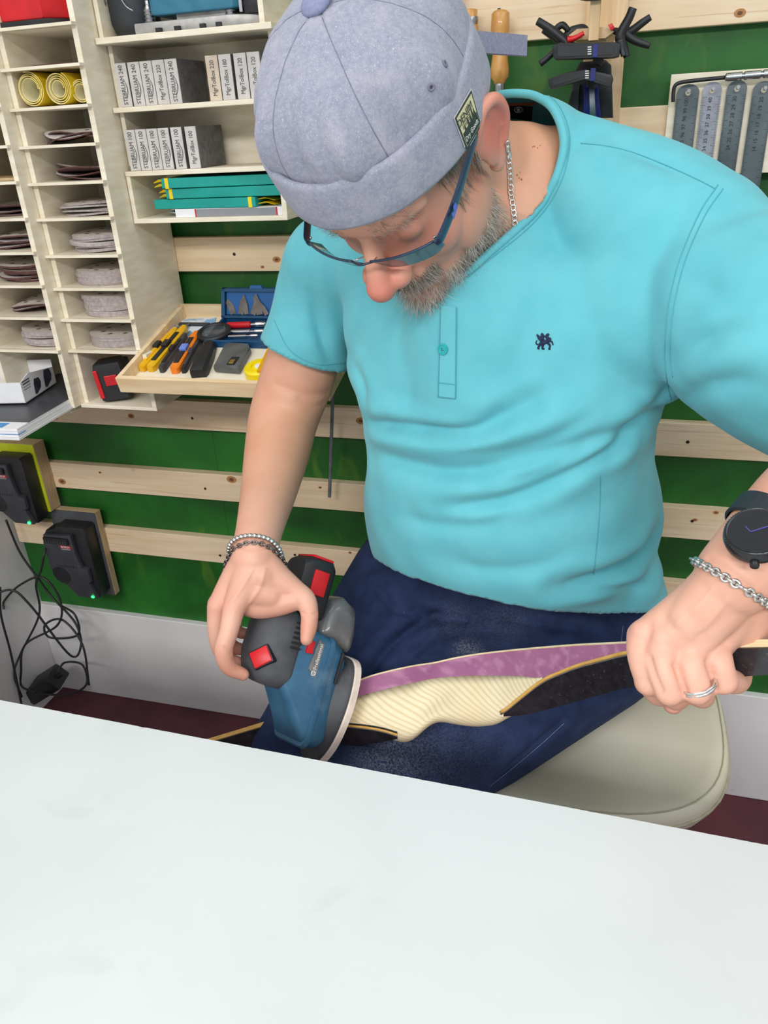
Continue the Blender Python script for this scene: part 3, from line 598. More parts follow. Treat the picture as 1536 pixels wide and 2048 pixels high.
# ------------------------------------------------------------------ chargers on plywood backings
LED = mat('green_led', (30, 255, 90), .3, emit=6)
LIME = mat('lime_paint', (206, 216, 40), .5, c2=(190, 202, 30), scale=30)
GREYB = mat('grey_backing_face', (84, 86, 90), .6, c2=(70, 72, 76), scale=20)
def charger(X1, Z1, w, hh, y0, face, bl, cl, ch, dep=.052):
    y1 = 1.2795
    b = thing('backing_board', bl, 'board', (X1-w/2, y1, Z1-hh), 'charger backing boards')
    G().box(X1-w, X1, y0+.0015, y1, Z1-hh, Z1, .0008).make('plywood', RAWPLY, b)
    G().box(X1-w+.0005, X1-.0005, y0, y0+.0015, Z1-hh+.0005, Z1-.0005).make('painted_face', face, b)
    t = thing('battery_charger', cl, 'charger', (X1-w/2, y0, Z1-hh), 'wall mounted chargers')
    xr = X1-.006; xl = xr-.110; yf = y0-dep
    zt = Z1-ch[0]; zb = Z1-ch[1]; dz_ = zt-zb
    out = [(0.02, .80), (.06, .92), (.30, .97), (.34, 1.0), (.96, 1.0), (1.0, .97), (1.0, .04), (.97, .0), (.52, .0), (.10, .30), (.02, .36)]
    pol = [(xl+u_*(xr-xl), zb+v_*dz_) for u_, v_ in out]
    G().prism(pol, (0, y0-.0006, 0), (1, 0, 0), (0, 0, 1), (0, -(y0-.0006-yf-.014), 0), .004).make('charger_body', BLACK, t, 30)
    pol2 = [(xl+u_*(xr-xl), zb+v_*dz_) for u_, v_ in ((.03, .78), (.08, .90), (.72, .92), (.74, .66), (.80, .46), (.92, .44), (.92, .26), (.86, .24), (.97, .02), (.54, .02), (.13, .31), (.03, .38))]
    fp = G().prism(pol2, (0, yf+.0142, 0), (1, 0, 0), (0, 0, 1), (0, -.0125, 0), .003).make('face_plate', CHAR, t, 30)
    g = G()
    for k in range(9): x = xl+(.22+.055*k)*(xr-xl); g.prism([(x, zb+.455*dz_), (x+.0022, zb+.455*dz_), (x+.0022, zb+.485*dz_), (x, zb+.485*dz_)], (0, yf+.0017, 0), (1, 0, 0), (0, 0, 1), (0, -.0003, 0))
    g.make('vent_slots', BLACK, fp)
    g = G(); g.box(xl+.10*.11, xl+.66*.11, yf-.004, yf+.004, zb+.80*dz_, zb+.88*dz_, .001); g.make('battery_rail', BLACK, fp)
    g = G()
    for k in range(9): x = xl+(.16+.055*k)*(xr-xl); g.box(x, x+.0025, yf-.0046, yf-.0038, zb+.805*dz_, zb+.85*dz_)
    g.make('rail_ribs', CHAR, fp)
    G().box(xl+.045, xl+.075, yf+.0012, yf+.0018, zb+.735*dz_, zb+.775*dz_).make('red_badge', mat('badge_red', (168, 40, 44), .5, c2=(150, 30, 36), scale=50), fp)
    text('BOSCH', .0066, (xl+.060, yf+.0010, zb+.755*dz_), (1, 0, 0), (0, 0, 1), LTXT, fp)
    G().box(xl+.048, xl+.072, yf+.0012, yf+.0018, zb+.715*dz_, zb+.728*dz_).make('grey_badge_line', PGREY, fp)
    pts = [(xl+.030+.020*math.cos(a_)*1.0+.010*math.sin(a_), yf+.0016, zb+.33*dz_+.017*math.sin(a_)-.012*math.cos(a_)) for a_ in np.linspace(0, 6.283, 20, endpoint=False)]
    g = G(); g.add(pts, [tuple(range(20))]); g.add([np.array(p)-[0, .0, 0] for p in pts], [tuple(range(20))]); q = np.array(pts); g = G(); g.loft([q, q-[0, .0004, 0]]); g.make('finger_recess', BLACK, fp)
    x = xl+.89*(xr-xl); z = zb+.05*dz_
    G().ell((x, yf+.001, z), (.0042, .0022, .0032)).make('status_light', LED, t, True)
    G().lathe((xl-.004, yf+.030, zt-.034), (1, 0, 0), [(0, .004), (.002, .013), (.012, .014), (.02, .012)], 16).make('cable_boss', BLACK, t, 40)
    return np.array([xl-.002, yf+.030, zt-.034])
k2 = charger(-1.046, .548, .118, .214, 1.260, GREYB, 'plywood backing board with grey face behind the lower charger', 'black battery charger on the grey faced board, lower of the two', (.020, .196))
k1 = charger(-1.146, .7075, .15, .158, 1.245, LIME, 'plywood backing board with lime green face behind the upper charger', 'black battery charger on the lime green board at the left edge', (.016, .168))
# ------------------------------------------------------------------ cords and the adapter in the corner
CORD = mat('black_cord', (30, 30, 32), .5, c2=(40, 40, 42), scale=50)
def cord(px, label, r=.0026, end3=None):
    pts = [onY(x, y, Y) for x, y, Y in px]; pts = [np.maximum(p, [-1.295, -9, .004]) for p in pts]
    if end3 is not None: pts = [end3]+pts
    o = G().tube(catmull(pts, 14*len(pts)), r, 8).make('power_cable', CORD, None, True)
    return tag(o, label, 'cord', 'charger cords')
cord([(88, 1110, 1.20), (82, 1140, 1.2), (72, 1170, 1.2), (78, 1230, 1.2), (40, 1310, 1.18), (0, 1345, 1.15), (-40, 1380, 1.15)], 'black cord running down from the lower charger', end3=k2)
cord([(12, 1040, 1.24), (40, 1105, 1.24), (75, 1155, 1.24), (105, 1195, 1.24), (150, 1245, 1.22), (162, 1290, 1.2), (140, 1310, 1.18), (60, 1210, 1.16), (20, 1180, 1.15), (-30, 1200, 1.12)], 'black cord running down from the upper charger and looping left')
cord([(-20, 1215, 1.18), (0, 1200, 1.19), (40, 1170, 1.2), (85, 1155, 1.2), (120, 1200, 1.2), (115, 1250, 1.19), (50, 1290, 1.18), (5, 1340, 1.17), (30, 1370, 1.16), (70, 1385, 1.15)], 'black cord crossing the corner in a wide loop')
cord([(70, 1385, 1.18), (130, 1390, 1.16), (172, 1370, 1.16), (165, 1330, 1.2), (130, 1325, 1.22), (115, 1345, 1.2)], 'black cord coiled in a ring over the adapter')
cord([(0, 1175, 1.14), (2, 1230, 1.14), (20, 1300, 1.14), (35, 1370, 1.13), (45, 1420, 1.12)], 'black cord hanging straight along the left wall')
cord([(120, 1210, 1.22), (150, 1230, 1.2), (155, 1270, 1.2), (100, 1275, 1.19), (90, 1250, 1.19), (125, 1240, 1.2), (165, 1290, 1.19), (178, 1370, 1.17)], 'black cord hanging in a small knot above the adapter')
c = onY(92, 1368, 1.20); cz = c[2]; c[2] = 0
t = thing('power_adapter', 'black power adapter block on the floor in the corner', 'adapter', c)
M = np.array(Matrix.Translation(c) @ Matrix.Rotation(-.7, 4, 'Y') @ Matrix.Rotation(.5, 4, 'Z')); M = np.array(Matrix.Translation(Vector(c)+Vector((0, 0, cz))) @ Matrix.Rotation(-.62, 4, 'Y') @ Matrix.Rotation(.2, 4, 'X'))
G(M).box(-.062, .055, -.028, .028, -.022, .022, .006).make('adapter_case', BLACK, t, 35)
G(M).lathe((.05, 0, 0), (1, 0, 0), [(0, .007), (.012, .006), (.022, .003)], 12).make('strain_relief', BLACK, t, 40)
# ------------------------------------------------------------------ tools on the top shelves
TBLUE = mat('tool_blue', (36, 108, 136), .45, c2=(58, 124, 148), scale=30)
CAST = mat('cast_aluminium', (178, 176, 172), .45, .5, c2=(150, 148, 146), scale=50)
DKRUB = mat('dark_dusty_rubber', (54, 58, 64), .6, c2=(40, 44, 50), scale=14)
hS = 1.4062
t = thing('power_planer', 'blue electric tool on a grey base plate on the top shelf', 'power tool', (-.6, 1.2, hS))
plate = [(-.692, 1.166), (-.545, 1.162), (-.500, 1.18), (-.500, 1.25), (-.68, 1.255)]
G().prism([(x, y) for x, y in plate], (0, 0, hS+.0003), (1, 0, 0), (0, 1, 0), (0, 0, .014), .002).make('base_plate', CAST, t, 30)
g = G()
for x in (-.655, -.625, -.585, -.560): g.box(x, x+.008, 1.158, 1.168, hS+.001, hS+.006)
g.make('plate_notches', BLACK, t)
for x, y in ((-.672, 1.178), (-.545, 1.180)):
    G().lathe((x, y, hS+.014), (0, 0, 1), [(z, .0085 if k % 2 else .0065) for k, z in enumerate(np.linspace(0, .018, 9))]+[(.022, .004), (.028, .004)], 14).make('spring_post', CHROME, t, 40)
body = [(-.665, 1.172), (-.660, 1.168), (-.535, 1.168), (-.527, 1.175), (-.527, 1.24), (-.665, 1.245)]
G().prism(body, (0, 0, hS+.022), (1, 0, 0), (0, 1, 0), (0, 0, .085), .004).make('motor_housing', TBLUE, t, 30)
G().prism([(-.63, 1.18), (-.55, 1.18), (-.55, 1.24), (-.63, 1.24)], (0, 0, hS+.0143), (1, 0, 0), (0, 1, 0), (0, 0, .008)).make('neck_plate', CAST, t)
g = G()
for k in range(9): g.box(-.625+.0065*k, -.622+.0065*k, 1.1668, 1.1690, hS+.055, hS+.072)
g.make('vent_slots', BLACK, t)
G().prism([(-.520, 0), (-.498, 0), (-.496, .012), (-.508, .016), (-.512, .030), (-.518, .034)], (0, 1.17, hS+.0145), (1, 0, 0), (0, 0, 1), (0, .06, 0), .001).make('rear_foot', BLACK, t, 30)
G().tube(catmull([(-.521, 1.174, hS+.02), (-.512, 1.172, hS+.045), (-.502, 1.172, hS+.040)], 10), .003, 8).make('lever', BLACK, t, True)
G().box(-.5255, -.5205, 1.166, 1.172, hS+.016, hS+.05, .0008).make('clip', CHROME, t)
t = thing('dust_bag', 'dark round rubber dust container with wire bail on the top shelf', 'container', (-.71, 1.21, hS))
G().lathe((-.715, 1.212, hS+.0004), (0, 0, 1), [(0, .022), (.004, .030), (.018, .036), (.045, .037), (.1, .034), (.12, .02)], 28).make('container', DKRUB, t, True)
G().tube(catmull([(-.745, 1.185, hS+.042), (-.735, 1.172, hS+.052), (-.712, 1.168, hS+.050), (-.700, 1.166, hS+.036), (-.690, 1.166, hS+.030)], 24), .0011, 6).make('wire_bail', STEEL, t, True)
# red tool at the top left
h1 = HB[0]+.0003
t = thing('red_hand_tool', 'red tool with grey clip at the top left corner', 'tool', (-.86, 1.16, h1))
G().prism([(-1.03, 1.115), (-.80, 1.118), (-.775, 1.15), (-.775, 1.23), (-1.03, 1.23)], (0, 0, h1), (1, 0, 0), (0, 1, 0), (0, 0, .008), .002).make('black_base', BLACK, t, 30)
G().prism([(-1.03, 1.119), (-.81, 1.122), (-.780, 1.153), (-.780, 1.228), (-1.03, 1.228)], (0, 0, h1+.0082), (1, 0, 0), (0, 1, 0), (0, 0, .075), .004).make('red_body', RED, t, 30)
G().prism([(-1.03, .022), (-.905, .026), (-.895, .034), (-.897, .044), (-.91, .050), (-1.03, .046)], (0, 1.119, h1), (1, 0, 0), (0, 0, 1), (0, -.006, 0), .002).make('grey_clip', CAST, t, 30)
G().prism([(-1.03, .028), (-.93, .031), (-.925, .036), (-.93, .042), (-1.03, .039)], (0, 1.112, h1), (1, 0, 0), (0, 0, 1), (0, -.004, 0), .0015).make('grey_grip', CAST, t, 30)

# ------------------------------------------------------------------ wooden handles on the slat
WOODH = mat('varnished_beech', (212, 158, 88), .35, c2=(194, 138, 70), scale=8, stretch=(14, 14, 2), coat=.3)
def handle(px, y0, y1, r, label, prof, ferr):
    a, b = onY(px, y0, 1.255), onY(px, y1, 1.255); L = a[2]-b[2]; c = (a+b)/2; a = np.array([c[0], 1.255, a[2]])
    t = thing('woodworking_tool', label, 'tool', (c[0], 1.255, b[2]), 'wooden tool handles on the slat')
    G().lathe(a, (0, 0, -1), [(L*k, r*q) for k, q in prof], 20).make('handle', WOODH, t, True)
    for (k0, k1, q) in ferr: G().lathe(a-[0, 0, L*k0], (0, 0, -1), [(0, r*q*.96), (L*.01, r*q), (L*(k1-k0)*.5, r*q), (L*(k1-k0), r*q*.97)], 20).make('steel_ferrule', STEEL, t, 40)
handle(1000, 19, 172, .0128, 'long varnished wooden handle behind the cap strap', [(0, .3), (.015, .7), (.05, .97), (.25, 1), (.45, .78), (.62, .86), (.78, 1.02), (.88, 1.0), (.93, .7), (.98, .6)], [(.94, 1.08, .62)])
handle(941, 18, 110, .0115, 'short wooden handle with a steel band left of the long one', [(0, .5), (.02, .85), (.25, .8), (.4, 1), (.9, 1), (1, .7)], [(.17, .36, .95)])
a = onY(910, -6, 1.255); tag(G().lathe(a, (0, 0, -1), [(-.03, .009), (0, .010), (.006, .010), (.009, .006), (.010, .001)], 16).make('red_stopper', RED, None, 40), 'red plastic cap at the very top beside the grey cap', 'cap')

# ------------------------------------------------------------------ clamp rack
t = thing('clamp_rack', 'upright pine board with cross bar carrying black clamps', 'rack', (-.03, 1.27, 1.25))
PINEV = mat('pine_upright', (230, 204, 166), .6, c2=(208, 174, 130), scale=5, stretch=(16, 16, 1.2), bump=.06, bscale=30)
G().box(-.062, -.008, 1.262, 1.2795, 1.232, 1.62, .001).make('upright_board', PINEV, t)
a = onY(1187, 82, 1.13); b = onY(1187, -40, 1.13)
G().box(a[0]-.006, a[0]+.006, 1.124, 1.136, a[2], 1.62, .001).make('stick', PINEV, t)
a = onY(1138, 72, 1.15); b = onY(1228, 70, 1.15)
G().prism([(0, 0), (.01, .006), (b[0]-a[0]-.01, .006), (b[0]-a[0], 0), (b[0]-a[0]-.01, -.006), (.01, -.006)], (a[0], 1.14, a[2]), (1, 0, 0), (0, 0, 1), (0, .12, 0)).make('cross_bar', PINEV, t)
NYL = mat('black_nylon', (26, 27, 30), .5, c2=(38, 39, 43), scale=60)
def ppoly(pts, Y, dy, name, m, parent, bev=.002):
    q = [onY(x, y, Y) for x, y in pts]; return G().prism([(p[0], p[2]) for p in q], (0, Y, 0), (1, 0, 0), (0, 0, 1), (0, dy, 0), bev).make(name, m, parent, 30)
def arm(pts, rad, Y, name, m, parent):
    q = [onY(x, y, Y) for x, y in pts]; g = G(); g.tube(catmull(q, 4*len(q)), np.interp(np.linspace(0, 1, 4*len(q)), np.linspace(0, 1, len(rad)), rad), 10, flat=1.3); return g.make(name, m, parent, True)
t = thing('spring_clamp', 'black spring clamp left of the stick with spread handles', 'clamp', onY(1130, 85, 1.14), 'black spring clamps')
arm([(1075, 42), (1100, 58), (1125, 78), (1140, 92), (1160, 100)], [.0045, .0050, .0058, .006, .004], 1.135, 'handle', NYL, t)
arm([(1086, 60), (1112, 76), (1128, 84), (1140, 66), (1165, 58), (1176, 64)], [.0035, .0048, .006, .0062, .0055, .003], 1.15, 'handle', NYL, t)
arm([(1138, 62), (1125, 50), (1112, 60), (1116, 75)], [.003, .004, .004, .003], 1.145, 'spring_hoop', NYL, t)
arm([(1128, 84), (1112, 100), (1096, 115), (1080, 128)], [.005, .0038, .0036, .0040], 1.135, 'jaw', NYL, t)
arm([(1135, 80), (1150, 76), (1168, 66)], [.004, .003, .0025], 1.13, 'red_pad', RED, t)
t = thing('spring_clamp', 'black spring clamp right of the stick with handles pointing up', 'clamp', onY(1255, 70, 1.14), 'black spring clamps')
arm([(1266, 16), (1258, 36), (1246, 58), (1240, 76), (1250, 100), (1254, 114)], [.0050, .0052, .0056, .0062, .0045, .0042], 1.135, 'handle', NYL, t)
arm([(1301, 34), (1284, 46), (1262, 62), (1244, 66), (1225, 60)], [.0038, .0046, .0050, .0058, .003], 1.148, 'handle', NYL, t)
arm([(1246, 64), (1264, 78), (1282, 86), (1300, 92)], [.0056, .0046, .0044, .0036], 1.145, 'jaw', NYL, t)
arm([(1240, 80), (1243, 98), (1247, 112)], [.004, .003, .003], 1.128, 'jaw_pad', CHAR, t)
ppoly([(1216, 50), (1224, 46), (1230, 56), (1222, 62)], 1.13, .006, 'red_pad', RED, t, .0006)
WMK = mat('white_mark', (220, 222, 224), .5, c2=(205, 208, 212), scale=40)
DBL = mat('deep_blue_plastic', (22, 34, 120), .4, c2=(16, 26, 100), scale=40)
for lab, bar, ins, mk, Y in (('black one-handed clamp with white marks under the cross bar', [(1104, 92), (1116, 86), (1232, 84), (1242, 88), (1238, 112), (1228, 115), (1110, 119), (1106, 114)], [(1116, 92), (1230, 89), (1226, 109), (1116, 113)], (1181, 101), 1.118), ('black one-handed clamp with bent jaws below the other one', [(1096, 158), (1130, 146), (1172, 138), (1224, 150), (1226, 158), (1222, 174), (1172, 158), (1102, 178), (1097, 172)], [(1106, 162), (1172, 144), (1214, 156), (1213, 167), (1172, 152), (1106, 172)], (1176, 149), 1.125)):
    t = thing('bar_clamp', lab, 'clamp', onY(bar[4][0], bar[4][1], Y), 'black one-handed clamps')
    ppoly(bar, Y, .028, 'jaw', NYL, t, .0015); ppoly(ins, Y-.0006, .001, 'jaw_insert', BLACK, t, .0)
    g = G()
    for k in range(4):
        p = onY(mk[0]-2, mk[1]-7+4.6*k, Y-.0012); g.box(p[0]-.0022, p[0]+.0022, p[1], p[1]+.0004, p[2]-.0006, p[2]+.0006)
    g.make('white_marks', WMK, t)
    p = onY(mk[0]+10, mk[1], Y); G().box(p[0]-.003, p[0]+.003, Y-.0016, Y-.0008, p[2]-.007, p[2]+.007, .0002).make('blue_mark', DBL, t)
    arm([(bar[4][0]-40, bar[4][1]+4), (bar[4][0]-45, bar[4][1]+18)], [.007, .006], Y+.03, 'rail_end', NYL, t)
t = thing('trigger_clamp', 'black clamp grip with blue trigger hanging lowest behind the collar', 'clamp', onY(1180, 215, 1.2))
ppoly([(1146, 150), (1160, 124), (1212, 120), (1222, 130), (1226, 236), (1140, 236)], 1.19, .03, 'grip', NYL, t)
ppoly([(1128, 236), (1144, 180), (1160, 168), (1156, 236)], 1.185, .03, 'handle', NYL, t)
ppoly([(1168, 168), (1196, 168), (1202, 236), (1166, 236)], 1.183, .008, 'blue_trigger', DBL, t)
ppoly([(1178, 170), (1188, 170), (1192, 236), (1180, 236)], 1.176, .008, 'steel_rail', STEEL, t, .0005)
a = onY(1187, 2, 1.12); tag(G().ell(a+[0, 0, .012], (.028, .02, .012)).make('round_clamp', NYL, None, True), 'black rounded clamp end at the top edge above the stick', 'clamp')

# ------------------------------------------------------------------ ruler board
t = thing('ruler_board', 'cream hanging board behind the steel rulers', 'board', (.2, 1.275, 1.186))
G().box(.056, .42, 1.2705, 1.2795, 1.186, 1.314, .0008).make('board', PLY, t)
RST = {'d': mat('dark_ruler_steel', (112, 122, 126), .38, .75, c2=(92, 101, 106), scale=20), 'l': mat('bright_ruler_steel', (178, 180, 190), .3, .75, c2=(150, 152, 164), scale=30)}
RINK = mat('ruler_ink', (26, 28, 30), .6, c2=(36, 38, 40), scale=60)
for i, (px, w, m, first, top, lab, ln) in enumerate(((1369, .0285, 'd', 100, 1.301, 'dark steel metre ruler, leftmost on the cream board', .40), (1416, .0235, 'l', 40, 1.302, 'bright steel ruler, second from the left', .42), (1464, .0250, 'd', 30, 1.302, 'dark steel ruler, third from the left', .33), (1517, .0270, 'd', 20, 1.299, 'dark steel ruler hanging lowest at the right edge', .23))):
    c = onY(px, 250, 1.266); x = c[0]; t = thing('steel_ruler', lab, 'ruler', (x, 1.266, top-ln), 'steel rulers on the board')
    pol = [(x-w/2, top-ln), (x+w/2, top-ln), (x+w/2, top-.010)]+[(x+w/2*math.cos(a), top-.010+.010*math.sin(a)) for a in np.linspace(.15, math.pi-.15, 9)]+[(x-w/2, top-.010)]
    G().prism(pol, (0, 1.266, 0), (1, 0, 0), (0, 0, 1), (0, .0011, 0)).make('blade', RST[m], t)
    G().lathe((x, 1.2661, top-.0105), (0, -1, 0), [(0, .0034), (.0005, .0034), (.0005, .0001)], 16).make('hang_hole', PLY, t)
    G().lathe((x, 1.2656, top-.0085), (0, -1, 0), [(0, .0018), (.012, .0018), (.012, .0028), (.0135, .0022)], 12).make('peg', CHROME, t, 40)
    g = G(); n = int(min(ln, .21)*1000/2)
    for k in range(n):
        z = top-.018-k*.002; l = .006 if k % 5 == 0 else .003
        for s in (-1, 1): xx = x+s*w/2; g.box(min(xx, xx-s*l), max(xx, xx-s*l), 1.2656, 1.2661, z-.00015, z+.00015)
    g.make('graduation', RINK, t)
    for k in range(7): text(str(first-k), .0068, (x-.001, 1.2658, top-.022-.010*k), (0, 0, 1), (-1, 0, 0), RINK, t, 'numeral')
pts = [onY(x, y, 1.255) for x, y in ((1346, 204), (1347, 185), (1350, 172), (1362, 165), (1400, 160), (1450, 155))]
t = thing('scriber', 'black rod bent down at its end with silver grip over the rulers', 'tool', pts[0])
G().tube(catmull(pts, 40), .0025, 10).make('bent_rod', BLACK, t, True)
a = onY(1450, 155, 1.255); b = onY(1640, 138, 1.255); d = nrm(b-a); L = np.linalg.norm(b-a)
prof = []
for k in range(5): prof += [(L*k/5, .0035), (L*(k+.06)/5, .0050), (L*(k+.9)/5, .0050), (L*(k+.96)/5, .0035)]
G().lathe(a, d, prof, 14).make('silver_grip', CHROME, t, 40)
from mathutils.bvhtree import BVHTree
# ------------------------------------------------------------------ padded stool under the person
VINYL = mat('cream_vinyl', (222, 218, 198), .45, c2=(212, 207, 184), scale=8, bump=.06, bscale=90)
overlay(VINYL, (168, 158, 132), 'noise', 30, (1, 1, 1), .70, .80, .45, 7)
VIND = mat('vinyl_piping', (186, 180, 156), .5, c2=(170, 164, 140), scale=60)
st = thing('padded_stool', 'cream vinyl padded seat with stitched rim under the seated man', 'stool', (-.03, .96, 0))
th = np.linspace(0, 2*np.pi, 72, endpoint=False)
def seat_ring(k, z, ex=3.2):
    c, s = np.cos(th), np.sin(th); r = (np.abs(c)**ex+np.abs(s)**ex)**(-1/ex); x = r*c*.243*k; y = r*s*.205*k
    w = .010*np.cos(2*th)*k
    return np.stack([-.03+x, .962+y, z+w*(1 if z > .4 else 0)], 1)
G().loft([seat_ring(.90, .405), seat_ring(.97, .412), seat_ring(1.0, .428), seat_ring(1.0, .444), seat_ring(.985, .454), seat_ring(.955, .4575), seat_ring(.90, .456), seat_ring(.8, .450), seat_ring(.6, .444), seat_ring(.3, .442), seat_ring(.02, .442)]).make('cushion', VINYL, st, True)
G().tube(seat_ring(1.004, .436), .0022, 8, closed=True).make('piping', VIND, st, True)
G().tube(seat_ring(.965, .4582), .0009, 6, closed=True).make('rim_stitching', VIND, st, True)
for sx in (-1, 1):
    for sy in (-1, 1): G().tube([(-.03+sx*.16, .962+sy*.13, .412), (-.03+sx*.20, .962+sy*.17, .0)], .011, 14).make('leg', STEEL, st, True)
G().tube([(-.03+.185*math.cos(t), .962+.155*math.sin(t), .16) for t in np.linspace(0, 2*np.pi, 40, endpoint=False)], .007, 8, closed=True).make('foot_ring', STEEL, st, True)

# ------------------------------------------------------------------ the bow lying on its side across the lap
ASH = mat('ash_wood', (242, 230, 196), .5, c2=(236, 220, 180), scale=14, bump=.05, bscale=200)
PURP = mat('purpleheart', (172, 112, 150), .55, c2=(150, 90, 130), scale=7, stretch=(1, 1, 1), bump=.08, bscale=200)
overlay(PURP, (196, 146, 174), 'noise', 60, (.25, 1, 1.6), .5, .7, .7, 5)
GLASS_B = mat('black_fibreglass', (26, 26, 30), .35, c2=(40, 40, 46), scale=90, coat=.3)
overlay(GLASS_B, (120, 116, 112), 'noise', 420, (.4, 1, 1), .64, .76, .55, 6)
AMB = mat('amber_lamination', (222, 178, 96), .5, c2=(206, 160, 80), scale=60); MAPLE = mat('maple_strip', (238, 222, 184), .5, c2=(226, 206, 164), scale=60); GREYL = mat('grey_glue_line', (120, 122, 126), .5, c2=(104, 106, 110), scale=90)
SX = np.array([380, 480, 545, 620, 690, 740, 775, 792, 805, 822, 840, 858, 874, 900, 950, 1000, 1040, 1085, 1150, 1255, 1380, 1536, 1680, 1900, 2150], float)
STB = np.array([1488, 1458, 1438, 1405, 1372, 1352, 1343, 1339, 1336, 1333, 1329, 1328, 1325, 1318, 1309, 1303, 1299, 1295, 1290, 1285, 1283, 1281, 1280, 1279, 1279], float)
SM = np.array([1497, 1467, 1448, 1425, 1400, 1386, 1377, 1373, 1370, 1366, 1362, 1359, 1356, 1353, 1351, 1351, 1352, 1357, 1331, 1303, 1297, 1295, 1294, 1293, 1290], float)
SA = np.array([1498, 1468, 1449, 1442, 1447, 1452, 1459, 1465, 1471, 1467, 1450, 1431, 1423, 1429, 1436, 1430, 1396, 1360, 1333, 1305, 1299, 1297, 1296, 1295, 1292], float)
SBB = np.array([1520, 1512, 1505, 1500, 1494, 1488, 1482, 1478, 1476, 1474, 1458, 1440, 1432, 1438, 1444, 1433, 1432, 1424, 1407, 1378, 1363, 1351, 1347, 1338, 1328], float)
SZ = np.array([1.14, 1.10, 1.075, 1.043, 1.011, .989, .974, .967, .962, .956, .950, .944, .938, .928, .905, .880, .858, .832, .792, .724, .654, .606, .575, .525, .48], float)
nn = 300; sx = np.linspace(380, 2150, nn); iv = lambda a: np.interp(sx, SX, a)
from_c = lambda a: np.convolve(np.pad(iv(a), 3, mode='edge'), np.ones(7)/7, 'valid')
tb, m_, a_, bb, zz = from_c(STB), from_c(SM), from_c(SA), from_c(SBB), from_c(SZ)
def tilt(x, y, ya, z): return z+.55*(ya-y)/FPX*z
vdrop = lambda p, y: max(.0, (y-proj(p)[1])/max(1e-6, (proj(p-[0, 0, .01])[1]-proj(p)[1]))*.01)
PT_, PM_, PA_, PB_ = [], [], [], []
for i in range(nn):
    A = P(sx[i], a_[i], zz[i]); PA_.append(A); PT_.append(P(sx[i], tb[i], tilt(sx[i], tb[i], a_[i], zz[i]))); PM_.append(P(sx[i], m_[i], tilt(sx[i], m_[i], a_[i], zz[i]))); PB_.append(A-[0, 0, vdrop(A, bb[i])])
PT_, PM_, PA_, PB_ = map(np.array, (PT_, PM_, PA_, PB_)); Zd = np.array([0, 0, 1.])
bow = thing('wooden_bow', 'handmade wooden bow with purple and pale laminations across the lap', 'bow', P(860, 1450, .99)-[0, 0, .02])
sel = lambda x0, x1: [i for i in range(nn) if x0 <= sx[i] <= x1]
W_ = .034
def sect(i, U0, U1, w): return np.array([U0[i], U1[i], U1[i]-Zd*w, U0[i]-Zd*w])
G().loft([sect(i, PT_, PM_, min(W_, .012+.0004*abs(sx[i]-1400)*.3)) for i in sel(560, 1420)]).make('purple_riser', PURP, bow, 40)
# ash belly with a rounded, sculpted grip
rings_ = []
for i in sel(575, 1086):
    M0, A0 = PM_[i], PA_[i]; d = A0-M0; L = np.linalg.norm(d); up = nrm(np.cross(np.cross(d, Zd), d)) if L > 1e-6 else Zd
    up = up if up[2] > 0 else -up; dn = nrm(d) if L > 1e-6 else np.zeros(3)
    gripk = math.exp(-((sx[i]-866)/34)**2); bul = .10*L*(1-gripk*.9); dip = .010*gripk
    rk = min(.012, L*.3)
    q = [M0, M0+d*.25+up*(bul*.55-dip*.5), M0+d*.5+up*(bul*.85-dip), M0+d*.72+up*(bul*.75-dip*.8), M0+d*.88+up*(bul*.35-dip*.4)-Zd*.0010, A0-Zd*.004, A0-dn*.001-Zd*.012, A0-dn*rk*.5-Zd*.022, A0-dn*rk-Zd*.030, M0+d*.4-Zd*W_, M0-Zd*W_]
    rings_.append(np.array(q))
ash = G().loft(rings_).make('ash_riser', ASH, bow, True)
NW = ASH.node_tree; N = NW.nodes; L_ = NW.links; b_ = N['Principled BSDF']; srcs = b_.inputs['Base Color'].links[0].from_socket
geo = N.new('ShaderNodeNewGeometry'); mp = N.new('ShaderNodeMapping'); bd_ = nrm(P(1000, 1400, .91)-P(740, 1430, 1.018)); e_r = math.atan2(bd_[1], bd_[0]); mp.inputs['Rotation'].default_value = (0, 0, -e_r); mp.inputs['Scale'].default_value = (.55, 1.0, 2.2); L_.new(geo.outputs['Position'], mp.inputs['Vector'])
wv = N.new('ShaderNodeTexWave'); wv.bands_direction = 'Z'; wv.inputs['Scale'].default_value = 30; wv.inputs['Distortion'].default_value = 4.0; wv.inputs['Detail'].default_value = 1.5; wv.inputs['Detail Scale'].default_value = .6; L_.new(mp.outputs[0], wv.inputs['Vector'])
mr = N.new('ShaderNodeMapRange'); mr.inputs['From Min'].default_value = .35; mr.inputs['From Max'].default_value = 1.0; mr.inputs['To Max'].default_value = .5; L_.new(wv.outputs['Fac'], mr.inputs['Value'])
mx = N.new('ShaderNodeMix'); mx.data_type = 'RGBA'; L_.new(mr.outputs[0], mx.inputs[0]); L_.new(srcs, mx.inputs[6]); mx.inputs[7].default_value = (*lin((206, 180, 124)), 1); L_.new(mx.outputs[2], b_.inputs['Base Color'])
